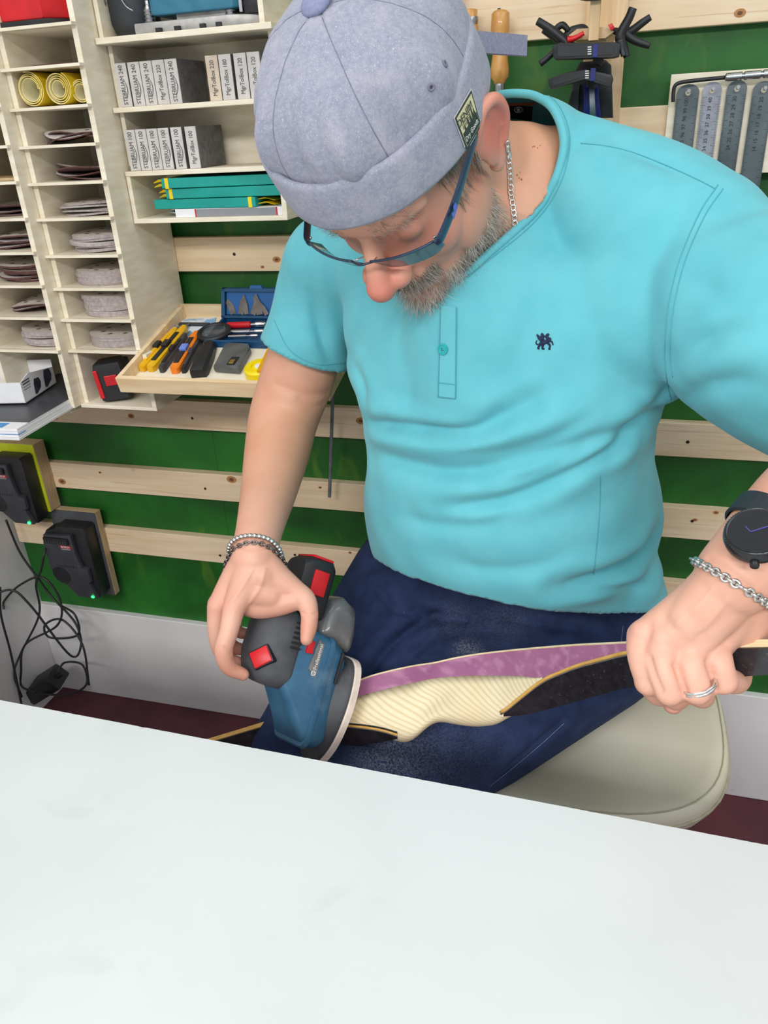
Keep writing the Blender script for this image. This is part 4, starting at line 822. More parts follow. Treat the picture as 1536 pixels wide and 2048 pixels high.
# black fibreglass faces of both limbs
def face(i0, i1, th, name):
    rr = []
    for i in sel(i0, i1):
        A0, B0_ = PA_[i], PB_[i]; bk = nrm((PT_[i]-A0)*[1, 1, 0]); B0_ = np.minimum(B0_, A0-Zd*.0012)
        rr.append(np.array([A0, B0_, B0_+bk*th, A0+bk*th]))
    return G().loft(rr).make(name, GLASS_B, bow, 40)
face(1002, 2150, .006, 'limb_face'); face(380, 800, .006, 'limb_face')
G().loft([sect(i, PT_, PT_*.25+PA_*.75, .010) for i in sel(380, 600)]).make('limb_core', AMB, bow, 40)
G().loft([sect(i, PT_, PT_*.30+PA_*.70, .006) for i in sel(1400, 2150)]).make('limb_core', MAPLE, bow, 40)
def line(i0, i1, arr, r, m, name, off=0): q = np.array([arr[i] for i in sel(i0, i1)])+np.array(off); G().tube(q, r, 8).make(name, m, bow, True)
line(560, 2150, PT_, .0012, MAPLE, 'back_strip'); line(1000, 1300, PA_, .0019, AMB, 'amber_strip', Zd*.0006); line(1000, 1300, PA_, .0009, GREYL, 'glue_line', -Zd*.0024); line(600, 800, PA_, .0017, AMB, 'amber_strip', -Zd*.003); line(600, 800, PA_, .0009, GREYL, 'glue_line', -Zd*.0055)

# ------------------------------------------------------------------ cordless sander
def camv(v): return nrm(CR*v[0]+CD*v[1]+CF*v[2])
Sn = camv((-.78, -.33, -.53)); Sl = camv((.254, -.946, .203)); Sl = nrm(Sl-Sn*(Sl@Sn)); Sw = np.cross(Sn, Sl)
SO = P(660, 1412, 1.020)
def SM4(): M = np.eye(4); M[:3, 0] = Sl; M[:3, 1] = Sw; M[:3, 2] = Sn; M[:3, 3] = SO; return M
S4 = SM4()
SBLUE = mat('sander_blue', (40, 88, 120), .5, c2=(54, 104, 134), scale=24, bump=.05, bscale=60)
overlay(SBLUE, (120, 146, 160), 'noise', 20, (1, 1, 1), .56, .76, .55, 8)
SRUB = mat('sander_rubber', (84, 87, 92), .75, c2=(68, 71, 76), scale=30, bump=.1, bscale=500)
overlay(SRUB, (120, 122, 124), 'noise', 16, (1, 1, 1), .56, .8, .5, 6)
PADC = mat('sanding_pad_foam', (228, 216, 204), .85, c2=(212, 198, 186), scale=60); PADD = mat('pad_plate', (44, 46, 50), .55, c2=(70, 72, 76), scale=20)
sd = thing('cordless_sander', 'blue cordless delta sander held in his right hand on the bow', 'sander', SO)
def delta(k, z):                 # iron-shaped outline, pointed at the front (-l)
    pts = [(-.082, 0), (-.070, .020), (-.042, .040), (0, .051), (.040, .050), (.062, .040), (.068, .018), (.068, -.018), (.062, -.040), (.040, -.050), (0, -.051), (-.042, -.040), (-.070, -.020)]
    q = catmull(np.array(pts+[pts[0]]), 53)[:-1]; return np.array([(u*k, v*k, z) for u, v in q])
G(S4).loft([delta(.96, -.004), delta(1.0, -.003), delta(1.0, .005), delta(.97, .0065)]).make('foam_pad', PADC, sd, 40)
G(S4).loft([delta(.97, .0068), delta(.985, .008), delta(.97, .012), delta(.86, .017), delta(.74, .026)]).make('pad_plate', PADD, sd, 40)
def rr(l0, l1, w, z, c=.35, dl=0.0, n=12):
    cx, hl = (l0+l1)/2, (l1-l0)/2; r = c*min(hl, w); out = []
    for sx_, sy_, a0 in ((1, 1, 0), (-1, 1, 90), (-1, -1, 180), (1, -1, 270)):
        for k in range(n): a = math.radians(a0+90*k/(n-1)); out.append((cx+sx_*(hl-r)+r*math.cos(a), sy_*(w-r)+r*math.sin(a), z+dl*((cx+sx_*(hl-r))-cx)))
    return np.array(out)
G(S4).loft([rr(-.050, .066, .034, .018), rr(-.054, .076, .039, .026), rr(-.053, .082, .041, .044, .28), rr(-.046, .084, .040, .053, .25), rr(-.028, .088, .036, .066), rr(-.006, .094, .033, .082), rr(.012, .100, .030, .096)]).make('motor_housing', SBLUE, sd, 32)
G(S4).loft([rr(-.055, .083, .0412, .040, .28), rr(-.057, .085, .0424, .044, .28), rr(-.054, .084, .0414, .049, .28)]).make('housing_lip', SBLUE, sd, 32)
G(S4).loft([rr(.010, .094, .0310, .084, .6), rr(.006, .102, .034, .092, .6), rr(.006, .108, .0355, .104, .62), rr(.008, .110, .035, .118, .66), rr(.015, .106, .031, .130, .75), rr(.028, .094, .022, .138, .9), rr(.045, .075, .010, .141, 1)]).make('rubber_grip', SRUB, sd, True)
gme = bpy.data.objects['rubber_grip'].data; gb = BVHTree.FromPolygons([tuple(np.array(v.co)+WL['rubber_grip']) for v in gme.vertices], [p.vertices[:] for p in gme.polygons])
p_, f_n, _, _ = gb.ray_cast(Vector((0, 0, CAM_H)), Vector(ray(523, 1314)).normalized())
if p_ is None: p_, f_n, _, _ = gb.find_nearest(Vector(P(523, 1314, .95)))
p_, f_n = np.array(p_), np.array(f_n); f_n = f_n if f_n@CF < 0 else -f_n
fM = np.eye(4); f_u = nrm(CR*.9-CD*.42); f_u = nrm(f_u-f_n*(f_u@f_n)); f_v = np.cross(f_n, f_u); fM[:3, 0] = f_u; fM[:3, 1] = f_v; fM[:3, 2] = f_n; fM[:3, 3] = p_
G(fM).box(-.0125, .0125, -.0105, .0105, -.008, .0042, .0022).make('red_button', RED, sd, 40)
G(fM).box(-.0138, .0138, -.0118, .0118, -.010, .0026, .002).make('button_frame', BLACK, sd, 40)
# switch, vents and name plate on the near side
near = lambda l, n_, w=-.0385: SO+Sl*l+Sn*n_+Sw*w
G(S4).box(.058, .074, -.0385, -.030, .070, .079, .001).make('red_switch', RED, sd, 40)
g = G(S4)
for k in range(6): g.box(.058+.0062*k, .0608+.0062*k, -.0372, -.033, .088, .102, .0004)
g.make('vent_slots', BLACK, sd)
pn = nrm(-Sw+Sn*.12); G(S4).prism([(.028, .052), (.070, .046), (.078, .066), (.040, .070)], (0, -.0372, 0), (1, 0, 0), (0, 0, 1), (0, -.0016, 0)).make('name_plate', mat('dusty_plate', (112, 116, 116), .5, .3, c2=(140, 142, 140), scale=40), sd)
text('Professional', .0068, SO+Sl*.057+Sn*.0612-Sw*.0392, Sl, Sn, LTXT, sd); G().prism([(.040, .0535), (.066, .0500), (.0663, .0520), (.0405, .0555)], SO-Sw*.0388, Sl, Sn, -Sw*.0003).make('plate_print', PGREY, sd)
g = G(); lc = SO+Sl*.036+Sn*.062-Sw*.0392; g.tube([lc+Sl*.003*math.cos(t)+Sn*.003*math.sin(t) for t in np.linspace(0, 2*np.pi, 20, endpoint=False)], .0005, 6, closed=True); g.tube([lc-Sl*.001-Sn*.002, lc-Sl*.001+Sn*.002], .0005, 6); g.tube([lc+Sl*.001-Sn*.002, lc+Sl*.001+Sn*.002], .0005, 6); g.make('round_emblem', LTXT, sd)
# side slot and dust outlet
G(S4).box(.030, .070, -.0428, -.038, .026, .030, .0008).make('side_slot', BLACK, sd)
G(S4).loft([rr(.072, .105, .026, .010, .6), rr(.074, .132, .030, .018, .6), rr(.076, .140, .031, .036, .6), rr(.078, .132, .028, .052, .6), rr(.080, .110, .020, .060, .6)]).make('dust_box', mat('smoky_plastic', (92, 94, 96), .35, c2=(130, 130, 128), scale=20, coat=.3), sd, True)
# battery at the back
bM = S4.copy(); 
G(bM).loft([rr(.102, .172, .0250, .062, .35), rr(.100, .178, .0280, .068, .35), rr(.100, .178, .0280, .098, .4), rr(.104, .172, .025, .108, .5)]).make('battery', BLACK, sd, 35)
G(bM).box(.130, .162, -.0304, -.026, .072, .094, .0014).make('battery_clip', RED, sd, 40)
G(bM).box(.1765, .1800, -.024, .020, .068, .099, .0012).make('battery_red_edge', RED, sd, 40)
G(bM).box(.104, .122, -.0290, -.026, .074, .092, .001).make('battery_rib', CHAR, sd, 40)
# ------------------------------------------------------------------ the person
from mathutils.bvhtree import BVHTree
HRM = np.array([[-.953214, -.174955, -.246523], [.300491, -.637367, -.709555], [-.032985, -.750436, .660119]])
HC = np.array([-.2067, .8029, 1.2524]); HS = 1.06
def HW(l): return HC+HS*np.asarray(l, float)@HRM.T          # head frame (his right, forward, up) to the room
def HL(w): return (np.asarray(w, float)-HC)@HRM/HS
def remesh(g, voxel, iters, factor=.5):
    me = bpy.data.meshes.new('tmp'); me.from_pydata(g.v, [], g.f)
    bm = bmesh.new(); bm.from_mesh(me); bmesh.ops.recalc_face_normals(bm, faces=bm.faces[:]); bm.to_mesh(me); bm.free()
    o = bpy.data.objects.new('tmp', me); COL.objects.link(o)
    m = o.modifiers.new('r', 'REMESH'); m.mode = 'VOXEL'; m.voxel_size = voxel; m.adaptivity = 0
    if iters: s = o.modifiers.new('s', 'SMOOTH'); s.factor = factor; s.iterations = iters
    r = bpy.data.meshes.new_from_object(o.evaluated_get(bpy.context.evaluated_depsgraph_get()))
    bpy.data.objects.remove(o); bpy.data.meshes.remove(me)
    e = np.empty(len(r.edges)*2, np.int32); r.edges.foreach_get('vertices', e); e = e.reshape(-1, 2); lab_ = np.arange(len(r.vertices))
    while True:                                              # keep the largest piece
        mn = np.minimum(lab_[e[:, 0]], lab_[e[:, 1]]); new = lab_.copy(); np.minimum.at(new, e[:, 0], mn); np.minimum.at(new, e[:, 1], mn); new = np.minimum(new, new[new]); new = new[new]
        if (new == lab_).all(): break
        lab_ = new
    big = np.bincount(lab_).argmax(); drop = np.nonzero(lab_ != big)[0]
    if len(drop) == 0: return r
    bm = bmesh.new(); bm.from_mesh(r); bm.verts.ensure_lookup_table(); bmesh.ops.delete(bm, geom=[bm.verts[int(i)] for i in drop], context='VERTS')
    bm.to_mesh(r); bm.free(); return r
def getco(me):
    co = np.empty(len(me.vertices)*3, np.float32); me.vertices.foreach_get('co', co); return co.reshape(-1, 3).astype(float)
def getno(me):
    no = np.empty(len(me.vertices)*3, np.float32); me.vertices.foreach_get('normal', no); return no.reshape(-1, 3).astype(float)
def setco(me, co): me.vertices.foreach_set('co', co.astype(np.float32).ravel()); me.update()
def bvh_of(me):
    return BVHTree.FromPolygons([v.co[:] for v in me.vertices], [p.vertices[:] for p in me.polygons])
def hit(bvh, x, y):
    r = Vector(ray(x, y)).normalized(); p, n, i, d = bvh.ray_cast(Vector((0, 0, CAM_H)), r)
    if p is None: return None, None
    return np.array(p), np.array(n)*(1 if n.dot(r) < 0 else -1)
def onsurf(bvh, px, lift=0.0, n=None):
    out = []; pts = catmull(np.array(px, float), n or 6*len(px))
    for x, y in pts:
        p, nn = hit(bvh, x, y)
        if p is not None: out.append(p+nn*lift)
    return np.array(out)
def segdist(co, line):
    """distance of points to a polyline"""
    best = np.full(len(co), 9.0)
    for a, b in zip(line[:-1], line[1:]):
        d = b-a; L = d@d+1e-12; t = np.clip(((co-a)@d)/L, 0, 1); q = co-a-t[:, None]*d; best = np.minimum(best, np.sqrt((q*q).sum(1)))
    return best
def paint(me, name, val):
    at = me.attributes.new(name, 'FLOAT', 'POINT'); at.data.foreach_set('value', np.clip(val, 0, 1).astype(np.float32))
def T(g, pts, seg=28):          # a limb through (pixel x, pixel y, depth, radius)
    q = np.array([P(*p[:3]) for p in pts]); r = np.array([p[3] for p in pts]); n = 9*len(pts)
    qq = catmull(q, n); rr = catmull(r[:, None], n)[:, 0]
    g.tube(qq, rr, seg); g.ell(qq[0], rr[0], None, 24, 14); g.ell(qq[-1], rr[-1], None, 24, 14); return g
def TW(g, pts, rad, seg=32, **k):
    q = np.array(pts, float); n = 9*len(pts); qq = catmull(q, n); rr = catmull(np.array(rad, float)[:, None], n)[:, 0]
    g.tube(qq, rr, seg, **k); g.ell(qq[0], rr[0], None, 28, 16); g.ell(qq[-1], rr[-1], None, 28, 16); return g

SKIN = mat('skin', (221, 168, 144), .50, c2=(205, 146, 122), scale=16, bump=.12, bscale=420, detail=6, lo=.3, hi=.8)
attr_over(SKIN, 'flush', (206, 98, 88), .75); attr_over(SKIN, 'pale', (230, 184, 164), .5); attr_over(SKIN, 'lip', (178, 92, 86), .8); attr_over(SKIN, 'stubble', (150, 126, 114), .6); attr_over(SKIN, 'tan', (222, 164, 122), .7)
SHIRT = mat('turquoise_jersey', (104, 190, 201), .8, c2=(97, 184, 196), scale=26, bump=.10, bscale=900, sheen=.15, spec=.25)
SEAM = mat('turquoise_seam', (84, 170, 181), .85, c2=(78, 163, 174), scale=60)
person = thing('person', 'seated man in turquoise henley and grey docker cap sanding a wooden bow', 'person', (-.12, .95, 0))

# --- skin: head, neck, arms and hands in one surface
g = G()
def hell(c, r, A=None): g.ell(HW(c), np.array(r)*HS, HRM if A is None else HRM@A, 36, 22)
def htube(pts, rad): TW(g, HW(np.array(pts)), np.array(rad)*HS, 20)
hell((0, -.015, .045), (.077, .098, .085)); hell((0, .030, -.030), (.064, .066, .082)); hell((0, .045, -.078), (.052, .046, .036)); hell((0, .074, -.104), (.027, .024, .020))
hell((0, .052, .035), (.060, .046, .045))
for s in (-1, 1):
    hell((s*.037, .056, -.034), (.026, .027, .028)); hell((s*.055, .02, -.06), (.016, .04, .032))
    hell((s*.031, .078, -.003), (.0165, .013, .011))
    hell((s*.0145, .1045, -.0385), (.0122, .0140, .0112))
    e = np.array([(.072, .006, -.004), (.081, .002, .020), (.087, -.012, .034), (.0915, -.028, .028), (.0905, -.034, .004), (.084, -.026, -.020), (.076, -.013, -.038)]); e[:, 2] = e[:, 2]*.93-.007; e[:, 0] *= s
    htube(e, [.0045, .0052, .0056, .0058, .0055, .0055, .0075])
    e = np.array([(.083, -.020, .024), (.083, -.024, .004), (.079, -.016, -.016)]); e[:, 2] -= .006; e[:, 0] *= s; htube(e, [.005, .0055, .005])
    hell((s*.079, -.014, -.006), (.0062, .0195, .034))
    hell((s*.074, .002, -.008), (.006, .006, .008))
htube([(-.052, .070, .022), (-.025, .089, .022), (0, .093, .020), (.025, .089, .022), (.052, .070, .022)], [.009, .0115, .010, .0115, .009])
htube([(0, .090, .012), (0, .104, -.012), (0, .115, -.028), (0, .1195, -.036)], [.0086, .0098, .0124, .0148])
htube([(-.026, .084, -.074), (-.010, .0965, -.0705), (0, .0985, -.0715), (.010, .0965, -.0705), (.026, .084, -.074)], [.0035, .0055, .0055, .0055, .0035])
htube([(-.022, .084, -.078), (0, .0950, -.0810), (.022, .084, -.078)], [.004, .0068, .004])
hell((0, .088, -.060), (.030, .014, .014))
NB = np.array([-.112, .962, 1.205])
TW(g, [HW((0, -.035, -.015)), HW((0, -.045, -.07)), (HW((0, -.045, -.10))+NB)/2, NB], [.066, .064, .064, .066])
TW(g, [HW((-.035, .02, -.08)), (-.14, .905, 1.165), (-.13, .90, 1.10)], [.030, .055, .06])
LA = P(1400, 470, .810); RA = P(668, 540, 1.045)
NS = NB+[0, -.012, -.014]
TW(g, [RA, (RA*.45+NB*.55)+[0, .0, .004], NS], [.056, .058, .068])
TW(g, [NS, P(1130, 345, .88), P(1250, 385, .852), P(1330, 428, .832), LA], [.068, .050, .050, .054, .056])
TW(g, [NS+[0, .01, -.02], NB+[-.01, .03, -.17], NB+[-.01, .03, -.3]], [.066, .11, .12])
TW(g, [NS+[-.005, -.02, -.02], NB+[-.02, -.045, -.13]], [.066, .085])
# his right arm (left in the picture)
T(g, [(668, 540, 1.045, .058), (640, 620, 1.08, .055), (614, 700, 1.11, .0525), (590, 770, 1.13, .0535), (568, 835, 1.135, .0515), (555, 900, 1.105, .0474), (538, 980, 1.048, .0388), (521, 1050, .984, .0310), (511, 1095, .952, .0286), (508, 1120, .947, .0294)])
# his left arm
T(g, [(1400, 470, .810, .056), (1480, 590, .77, .056), (1620, 700, .735, .053), (1800, 800, .70, .048), (1760, 880, .665, .0475), (1680, 945, .635, .0425), (1590, 1012, .61, .0355), (1510, 1102, .60, .0315), (1475, 1150, .600, .0320)])
# hands: palms
for q in ([(508, 1110, 0.9457, 0.0245), (495, 1160, 0.9367, 0.0208), (468, 1216, 0.9231, 0.0140)], [(508, 1110, 0.9457, 0.0245), (470, 1165, 0.9503, 0.0200), (437, 1212, 0.9457, 0.0140)], [(508, 1115, 0.9548, 0.0235), (470, 1170, 0.9729, 0.0181), (436, 1208, 0.9729, 0.0136)], [(508, 1115, 0.9593, 0.0217), (480, 1170, 0.9910, 0.0162), (446, 1205, 0.9955, 0.0117)],
          [(512, 1110, 0.9457, 0.0235), (545, 1150, 0.9457, 0.0200), (585, 1180, 0.9457, 0.0154)], [(520, 1150, 0.9412, 0.0235), (560, 1185, 0.9457, 0.0145)], [(500, 1180, 0.9367, 0.0200), (540, 1190, 0.9412, 0.0181)]):
    T(g, q)
T(g, [(492, 1196, .945, .0215), (520, 1208, .946, .0185), (560, 1206, .945, .0160), (592, 1200, .942, .0130)])
HANDR = {'thumb': [(585, 1180, 0.9457, 0.0150), (611, 1200, 0.9431, 0.0131), (619, 1230, 0.9358, 0.0109), (617, 1258, 0.9303, 0.0102), (613, 1279, 0.9267, 0.0079)],
         'index': [(468, 1216, 0.9231, 0.0136), (458, 1262, 0.9159, 0.0115), (447, 1302, 0.9159, 0.0111), (458, 1334, 0.9250, 0.0098), (486, 1349, 0.9358, 0.0079)],
         'middle': [(436, 1213, 0.9457, 0.0136), (433, 1258, 0.9503, 0.0113), (440, 1296, 0.9612, 0.0107), (456, 1318, 0.9729, 0.0095), (478, 1326, 0.9819, 0.0079)],
         'ring': [(437, 1207, 0.9756, 0.0131), (440, 1245, 0.9865, 0.0109), (450, 1278, 0.9955, 0.0102), (468, 1295, 1.0027, 0.0091), (488, 1300, 1.0064, 0.0077)],
         'little': [(448, 1203, 0.9982, 0.0113), (455, 1232, 1.0118, 0.0095), (468, 1256, 1.0190, 0.0089), (482, 1266, 1.0208, 0.0081), (498, 1268, 1.0208, 0.0068)]}
for q in HANDR.values(): T(g, q, 20)
ZL = 0.0
for q in ([(1478, 1145, .600, .026), (1395, 1205, .615, .0195), (1284, 1272, .640, .0120)], [(1478, 1148, .600, .026), (1400, 1215, .610, .0205), (1326, 1284, .628, .0130)], [(1480, 1150, .602, .026), (1430, 1225, .610, .0200), (1380, 1293, .624, .0130)], [(1482, 1152, .606, .024), (1468, 1225, .618, .0180), (1440, 1288, .632, .0120)],
          [(1470, 1160, .612, .024), (1400, 1220, .635, .024), (1330, 1275, .655, .018)], [(1480, 1180, .62, .022), (1470, 1250, .640, .020), (1440, 1300, .65, .016)], [(1440, 1190, .615, .024), (1380, 1260, .635, .022)]):
    T(g, q)
HANDL = {'index': [(1284, 1272, .640, .0128), (1283, 1310, .634, .0118), (1296, 1356, .634, .0112), (1318, 1388, .652, .0105), (1330, 1376, .680, .0100), (1330, 1345, .695, .0090)],
         'middle': [(1324, 1284, .627, .0132), (1324, 1330, .619, .0118), (1338, 1376, .620, .0112), (1352, 1396, .642, .0105), (1358, 1380, .672, .0100), (1352, 1345, .685, .0092)],
         'ring': [(1378, 1294, .623, .0132), (1383, 1336, .614, .0116), (1394, 1374, .615, .0110), (1404, 1392, .637, .0104), (1404, 1376, .668, .0100), (1398, 1345, .682, .0090)],
         'little': [(1430, 1290, .629, .0124), (1437, 1322, .618, .0114), (1448, 1354, .620, .0108), (1472, 1364, .638, .0100), (1482, 1350, .660, .0090), (1468, 1336, .675, .0082)],
         'thumb': [(1430, 1260, .650, .0160), (1380, 1310, .680, .0130), (1355, 1360, .690, .0112), (1348, 1394, .686, .0108), (1346, 1408, .682, .0092)]}
for q in HANDL.values(): T(g, q, 20)
T(g, [(1500, 1172, .612, .024), (1496, 1235, .628, .0205), (1480, 1285, .645, .0165)])
for k_ in ('index', 'middle', 'ring', 'little'):
    x_, y_, z_, r_ = HANDL[k_][0]; g.ell(P(x_+3, y_-6, z_-.004), r_*.92, None, 20, 12); x_, y_, z_, r_ = HANDL[k_][2]; g.ell(P(x_, y_+8, z_-.001), r_*1.02, None, 20, 12)
skin_me = remesh(g, .0022, 5, .5)
def edges_of(me): e = np.empty(len(me.edges)*2, np.int32); me.edges.foreach_get('vertices', e); return e.reshape(-1, 2)
def relax(me, w, iters, fac=.5):
    e = edges_of(me); c = getco(me); n = len(c); cnt = np.bincount(e.ravel(), minlength=n)[:, None]
    for _ in range(iters):
        s = np.zeros_like(c)
        for k in range(3): s[:, k] = np.bincount(e[:, 0], c[e[:, 1], k], n)+np.bincount(e[:, 1], c[e[:, 0], k], n)
        c += (s/np.maximum(cnt, 1)-c)*(fac*w)[:, None]
    setco(me, c)
co = getco(skin_me); lo = HL(co)
far_ = np.clip((np.linalg.norm(lo-[0, .02, -.02], axis=1)-.125)/.03, 0, 1)
for c_ in (P(480, 1240, .95), P(560, 1230, .942), P(1370, 1300, .64)): far_ *= np.clip((np.linalg.norm(co-c_, axis=1)-.075)/.03, 0, 1)
relax(skin_me, far_, 40)
lo_ = HL(getco(skin_me)); kf = (np.linalg.norm(lo_, axis=1) < .15)*np.clip((np.linalg.norm(lo_-[0, .112, -.035], axis=1)-.026)/.012, 0, 1)*np.clip((.070-np.abs(lo_[:, 0]))/.006, 0, 1)
relax(skin_me, kf.astype(float), 12); relax(skin_me, (np.linalg.norm(lo_-[0, .105, -.03], axis=1) < .04).astype(float), 4)
co = getco(skin_me); lo = HL(co); head = np.linalg.norm(lo, axis=1) < .17
def gs(c, r): return np.exp(-((co-np.asarray(c))**2).sum(1)/(r*r))
def gl(c, r): return np.exp(-((lo-np.asarray(c))**2).sum(1)/(r*r))
fl = 1.1*gl((0, .122, -.040), .024)+.5*gl((-.045, .068, -.03), .028)+.4*gl((.045, .068, -.03), .028)+1.0*gl((-.086, -.02, -.004), .034)+1.0*gl((.086, -.02, -.004), .034)+.25*gl((-.03, .08, .0), .02)
for q in list(HANDL.values())+list(HANDR.values()):
    fl += .50*gs(P(*q[0][:3]), .015)+.34*gs(P(*q[-2][:3]), .014)+.22*gs(P(*q[2][:3]), .014)
# folds of skin at the elbow, wrist and finger joints
S0 = bvh_of(skin_me); nS = getno(skin_me); dS = np.zeros(len(co))
for px, amp, r in (([(556, 770), (585, 782), (620, 790), (655, 786)], .0016, .011), ([(600, 800), (625, 812), (645, 808)], .0010, .009), ([(470, 1090), (505, 1098), (550, 1092)], .0012, .004), ([(448, 1296), (455, 1303), (462, 1308)], .0010, .003), ([(606, 1226), (618, 1230), (632, 1228)], .0010, .003),
                   ([(1300, 1318), (1310, 1352), (1322, 1380)], .0022, .0045), ([(1350, 1330), (1362, 1362), (1372, 1385)], .0022, .0045), ([(1412, 1326), (1420, 1350), (1428, 1372)], .0022, .0045), ([(1330, 1240), (1352, 1262), (1362, 1280)], .0012, .008), ([(1380, 1232), (1398, 1258), (1408, 1284)], .0012, .008), ([(1300, 1250), (1298, 1270)], .001, .006), ([(1418, 1118), (1455, 1140), (1500, 1176)], .0010, .004)):
    ln = onsurf(S0, px)
    if len(ln) > 2: d = segdist(co, ln); dS += amp*(-np.exp(-(d/(r*.6))**2)+.35*np.exp(-((d-r*1.4)/r)**2))
for px in ([(1425, 1180), (1398, 1212), (1370, 1235), (1352, 1250)], [(1455, 1200), (1425, 1235), (1402, 1262)], [(530, 1140), (520, 1175), (500, 1205)], [(505, 1140), (480, 1180), (462, 1205)]):
    ln = onsurf(S0, px)
    if len(ln) > 2: dS += .0012*np.exp(-(segdist(co, ln)/.0022)**2)
co = co+nS*dS[:, None]; setco(skin_me, co); lo = HL(co)
paint(skin_me, 'flush', fl)
pa_ = sum(.8*gs(P(*q[1][:3]), .028) for q in list(HANDL.values())+list(HANDR.values()))+.6*gs(P(1400, 1200, .6), .05)+.6*gs(P(500, 1160, .935), .05)
paint(skin_me, 'pale', pa_); paint(skin_me, 'tan', .9*gs(NB, .10)+.5*gs(P(570, 850, 1.1), .09)+.4*gs(P(545, 960, 1.05), .08))
lipm = np.exp(-((np.abs(lo[:, 2]+.0755)-.0)/.0062)**4)*(np.abs(lo[:, 0]) < .027)*(lo[:, 1] > .082); paint(skin_me, 'lip', lipm)
jaw = (lo[:, 2] < -.03)*(lo[:, 1] > -.01)*head*np.clip((-.03-lo[:, 2])/.03, 0, 1); paint(skin_me, 'stubble', jaw*.55)
finish(skin_me, SKIN, True)
SB = bvh_of(skin_me)
# --- hair: beard, moustache, sideburns, eyebrows
HG = mat('grey_hair', (196, 190, 178), .6, c2=(172, 165, 154), scale=60); HD = mat('dark_hair', (116, 100, 86), .6, c2=(96, 82, 70), scale=60); HWH = mat('white_hair', (232, 228, 220), .6, c2=(218, 213, 204), scale=60)
no = getno(skin_me); loN = no@HRM
def strands(mask, n, direction, length, width, mix, name, spread=.35, curl=.3, lift=.5):
    idx = np.nonzero(mask)[0]; pick = RNG.choice(idx, n); g = G(); dv_ = direction if callable(direction) else np.array(direction, float)
    for i in pick:
        p = lo[i]+RNG.normal(size=3)*.0007; nn = loN[i]; d = nrm(dv_(lo[i]) if callable(direction) else dv_); d = nrm(d+nn*lift+RNG.normal(size=3)*spread)
        L = length*RNG.uniform(.55, 1.25); c = RNG.normal(size=3)*curl*L
        pts = HW(np.array([p-nn*.001, p+d*L*.35+c*.1, p+d*L*.7+c*.35, p+d*L+c])); a = nrm(np.cross(pts[-1]-pts[0], RNG.normal(size=3)))*width*HS; b = nrm(np.cross(pts[-1]-pts[0], a))*width*HS
        v = []
        for k, q in enumerate(pts[:3]):
            w = (1, .85, .6)[k]; v += [q+a*w, q+(-.5*a+.87*b)*w, q+(-.5*a-.87*b)*w]
        v.append(pts[3]); f = [(0, 1, 4, 3), (1, 2, 5, 4), (2, 0, 3, 5), (3, 4, 7, 6), (4, 5, 8, 7), (5, 3, 6, 8), (6, 7, 9), (7, 8, 9), (8, 6, 9)]
        g.cur = int(RNG.choice(3, p=mix)); g.add(v, f)
    me = bpy.data.meshes.new(name); me.from_pydata(g.v, [], g.f); me.polygons.foreach_set('material_index', g.mi); finish(me, [HD, HG, HWH], True)
    o = link(name, me, person); o['kind'] = 'stuff'; return o
X, Yl, Z = lo.T
chin = head & (Z < -.088) & (Yl > .025) & (Z > -.14) & (np.abs(X) < .055)
side = head & (Z < -.048) & (Z > -.12) & (Yl > .0) & (np.abs(X) > .036) & (Z < -.048-.35*np.clip(.0, 0, 1))
strands(chin, 5200, (0, .35, -1), .017, .00017, (.07, .40, .53), 'beard', .34, .3, .45)
strands(side & (Z < -.055-.25*(Yl-.0)), 2800, (0, .25, -1), .012, .00016, (.15, .47, .38), 'beard', .32, .3, .4)
strands(head & (Z > -.069) & (Z < -.054) & (np.abs(X) < .034) & (Yl > .078), 1300, lambda p: np.array([np.sign(p[0])*.6, .25, -1.]), .011, .00016, (.35, .45, .2), 'moustache', .22, .2, .25)
strands(head & (np.abs(X) > .052) & (Z > -.024) & (Z < .040) & (Yl > .008) & (Yl < .042), 2000, (0, .1, -1), .020, .00016, (.35, .6, .05), 'sideburn', .10, .10, .06)
strands(head & (Z > .015) & (Z < .031) & (np.abs(X) > .012) & (np.abs(X) < .052) & (Yl > .066), 360, lambda p: np.array([np.sign(p[0])*1.0, .1, .25]), .009, .00014, (.12, .68, .2), 'eyebrow', .22, .2, .25)
# --- shirt
XL = np.array([(560, 700), (740, 692), (800, 716), (850, 737), (900, 735), (960, 729), (1020, 729), (1080, 739), (1130, 758), (1180, 800), (1240, 830)], float)
XR = np.array([(560, 1330), (700, 1335), (800, 1330), (830, 1318), (880, 1313), (930, 1313), (980, 1322), (1010, 1326), (1050, 1322), (1080, 1313), (1150, 1313), (1240, 1312)], float)
ub = nrm([.95, -.31, 0]); vb = nrm([-.31, -.95, 0]); tt = np.linspace(0, 2*np.pi, 64, endpoint=False)
def ringpts(cx, cy, h, a, b, sq=2.3, back=.85):
    c = np.cos(tt); s = np.sin(tt); r = (np.abs(c)**sq+np.abs(s)**sq)**(-1/sq)
    bb = np.where(s > 0, b, b*back)
    return np.array([cx, cy, h])+np.outer(r*c*a, ub)+np.outer(r*s*bb, vb)
def fitring(h, cy, b, a0=.21, cx0=-.12, back=.85):
    cx, a = cx0, a0
    for _ in range(40):
        p = proj(ringpts(cx, cy, h, a, b, back=back)); i, j = p[:, 0].argmin(), p[:, 0].argmax()
        el = p[i, 0]-np.interp(p[i, 1], XL[:, 0], XL[:, 1]); er = p[j, 0]-np.interp(p[j, 1], XR[:, 0], XR[:, 1])
        k = 1.0/FPX; cx -= (el+er)/2*k*.8; a -= (er-el)/2*k*.8
    return cx, a
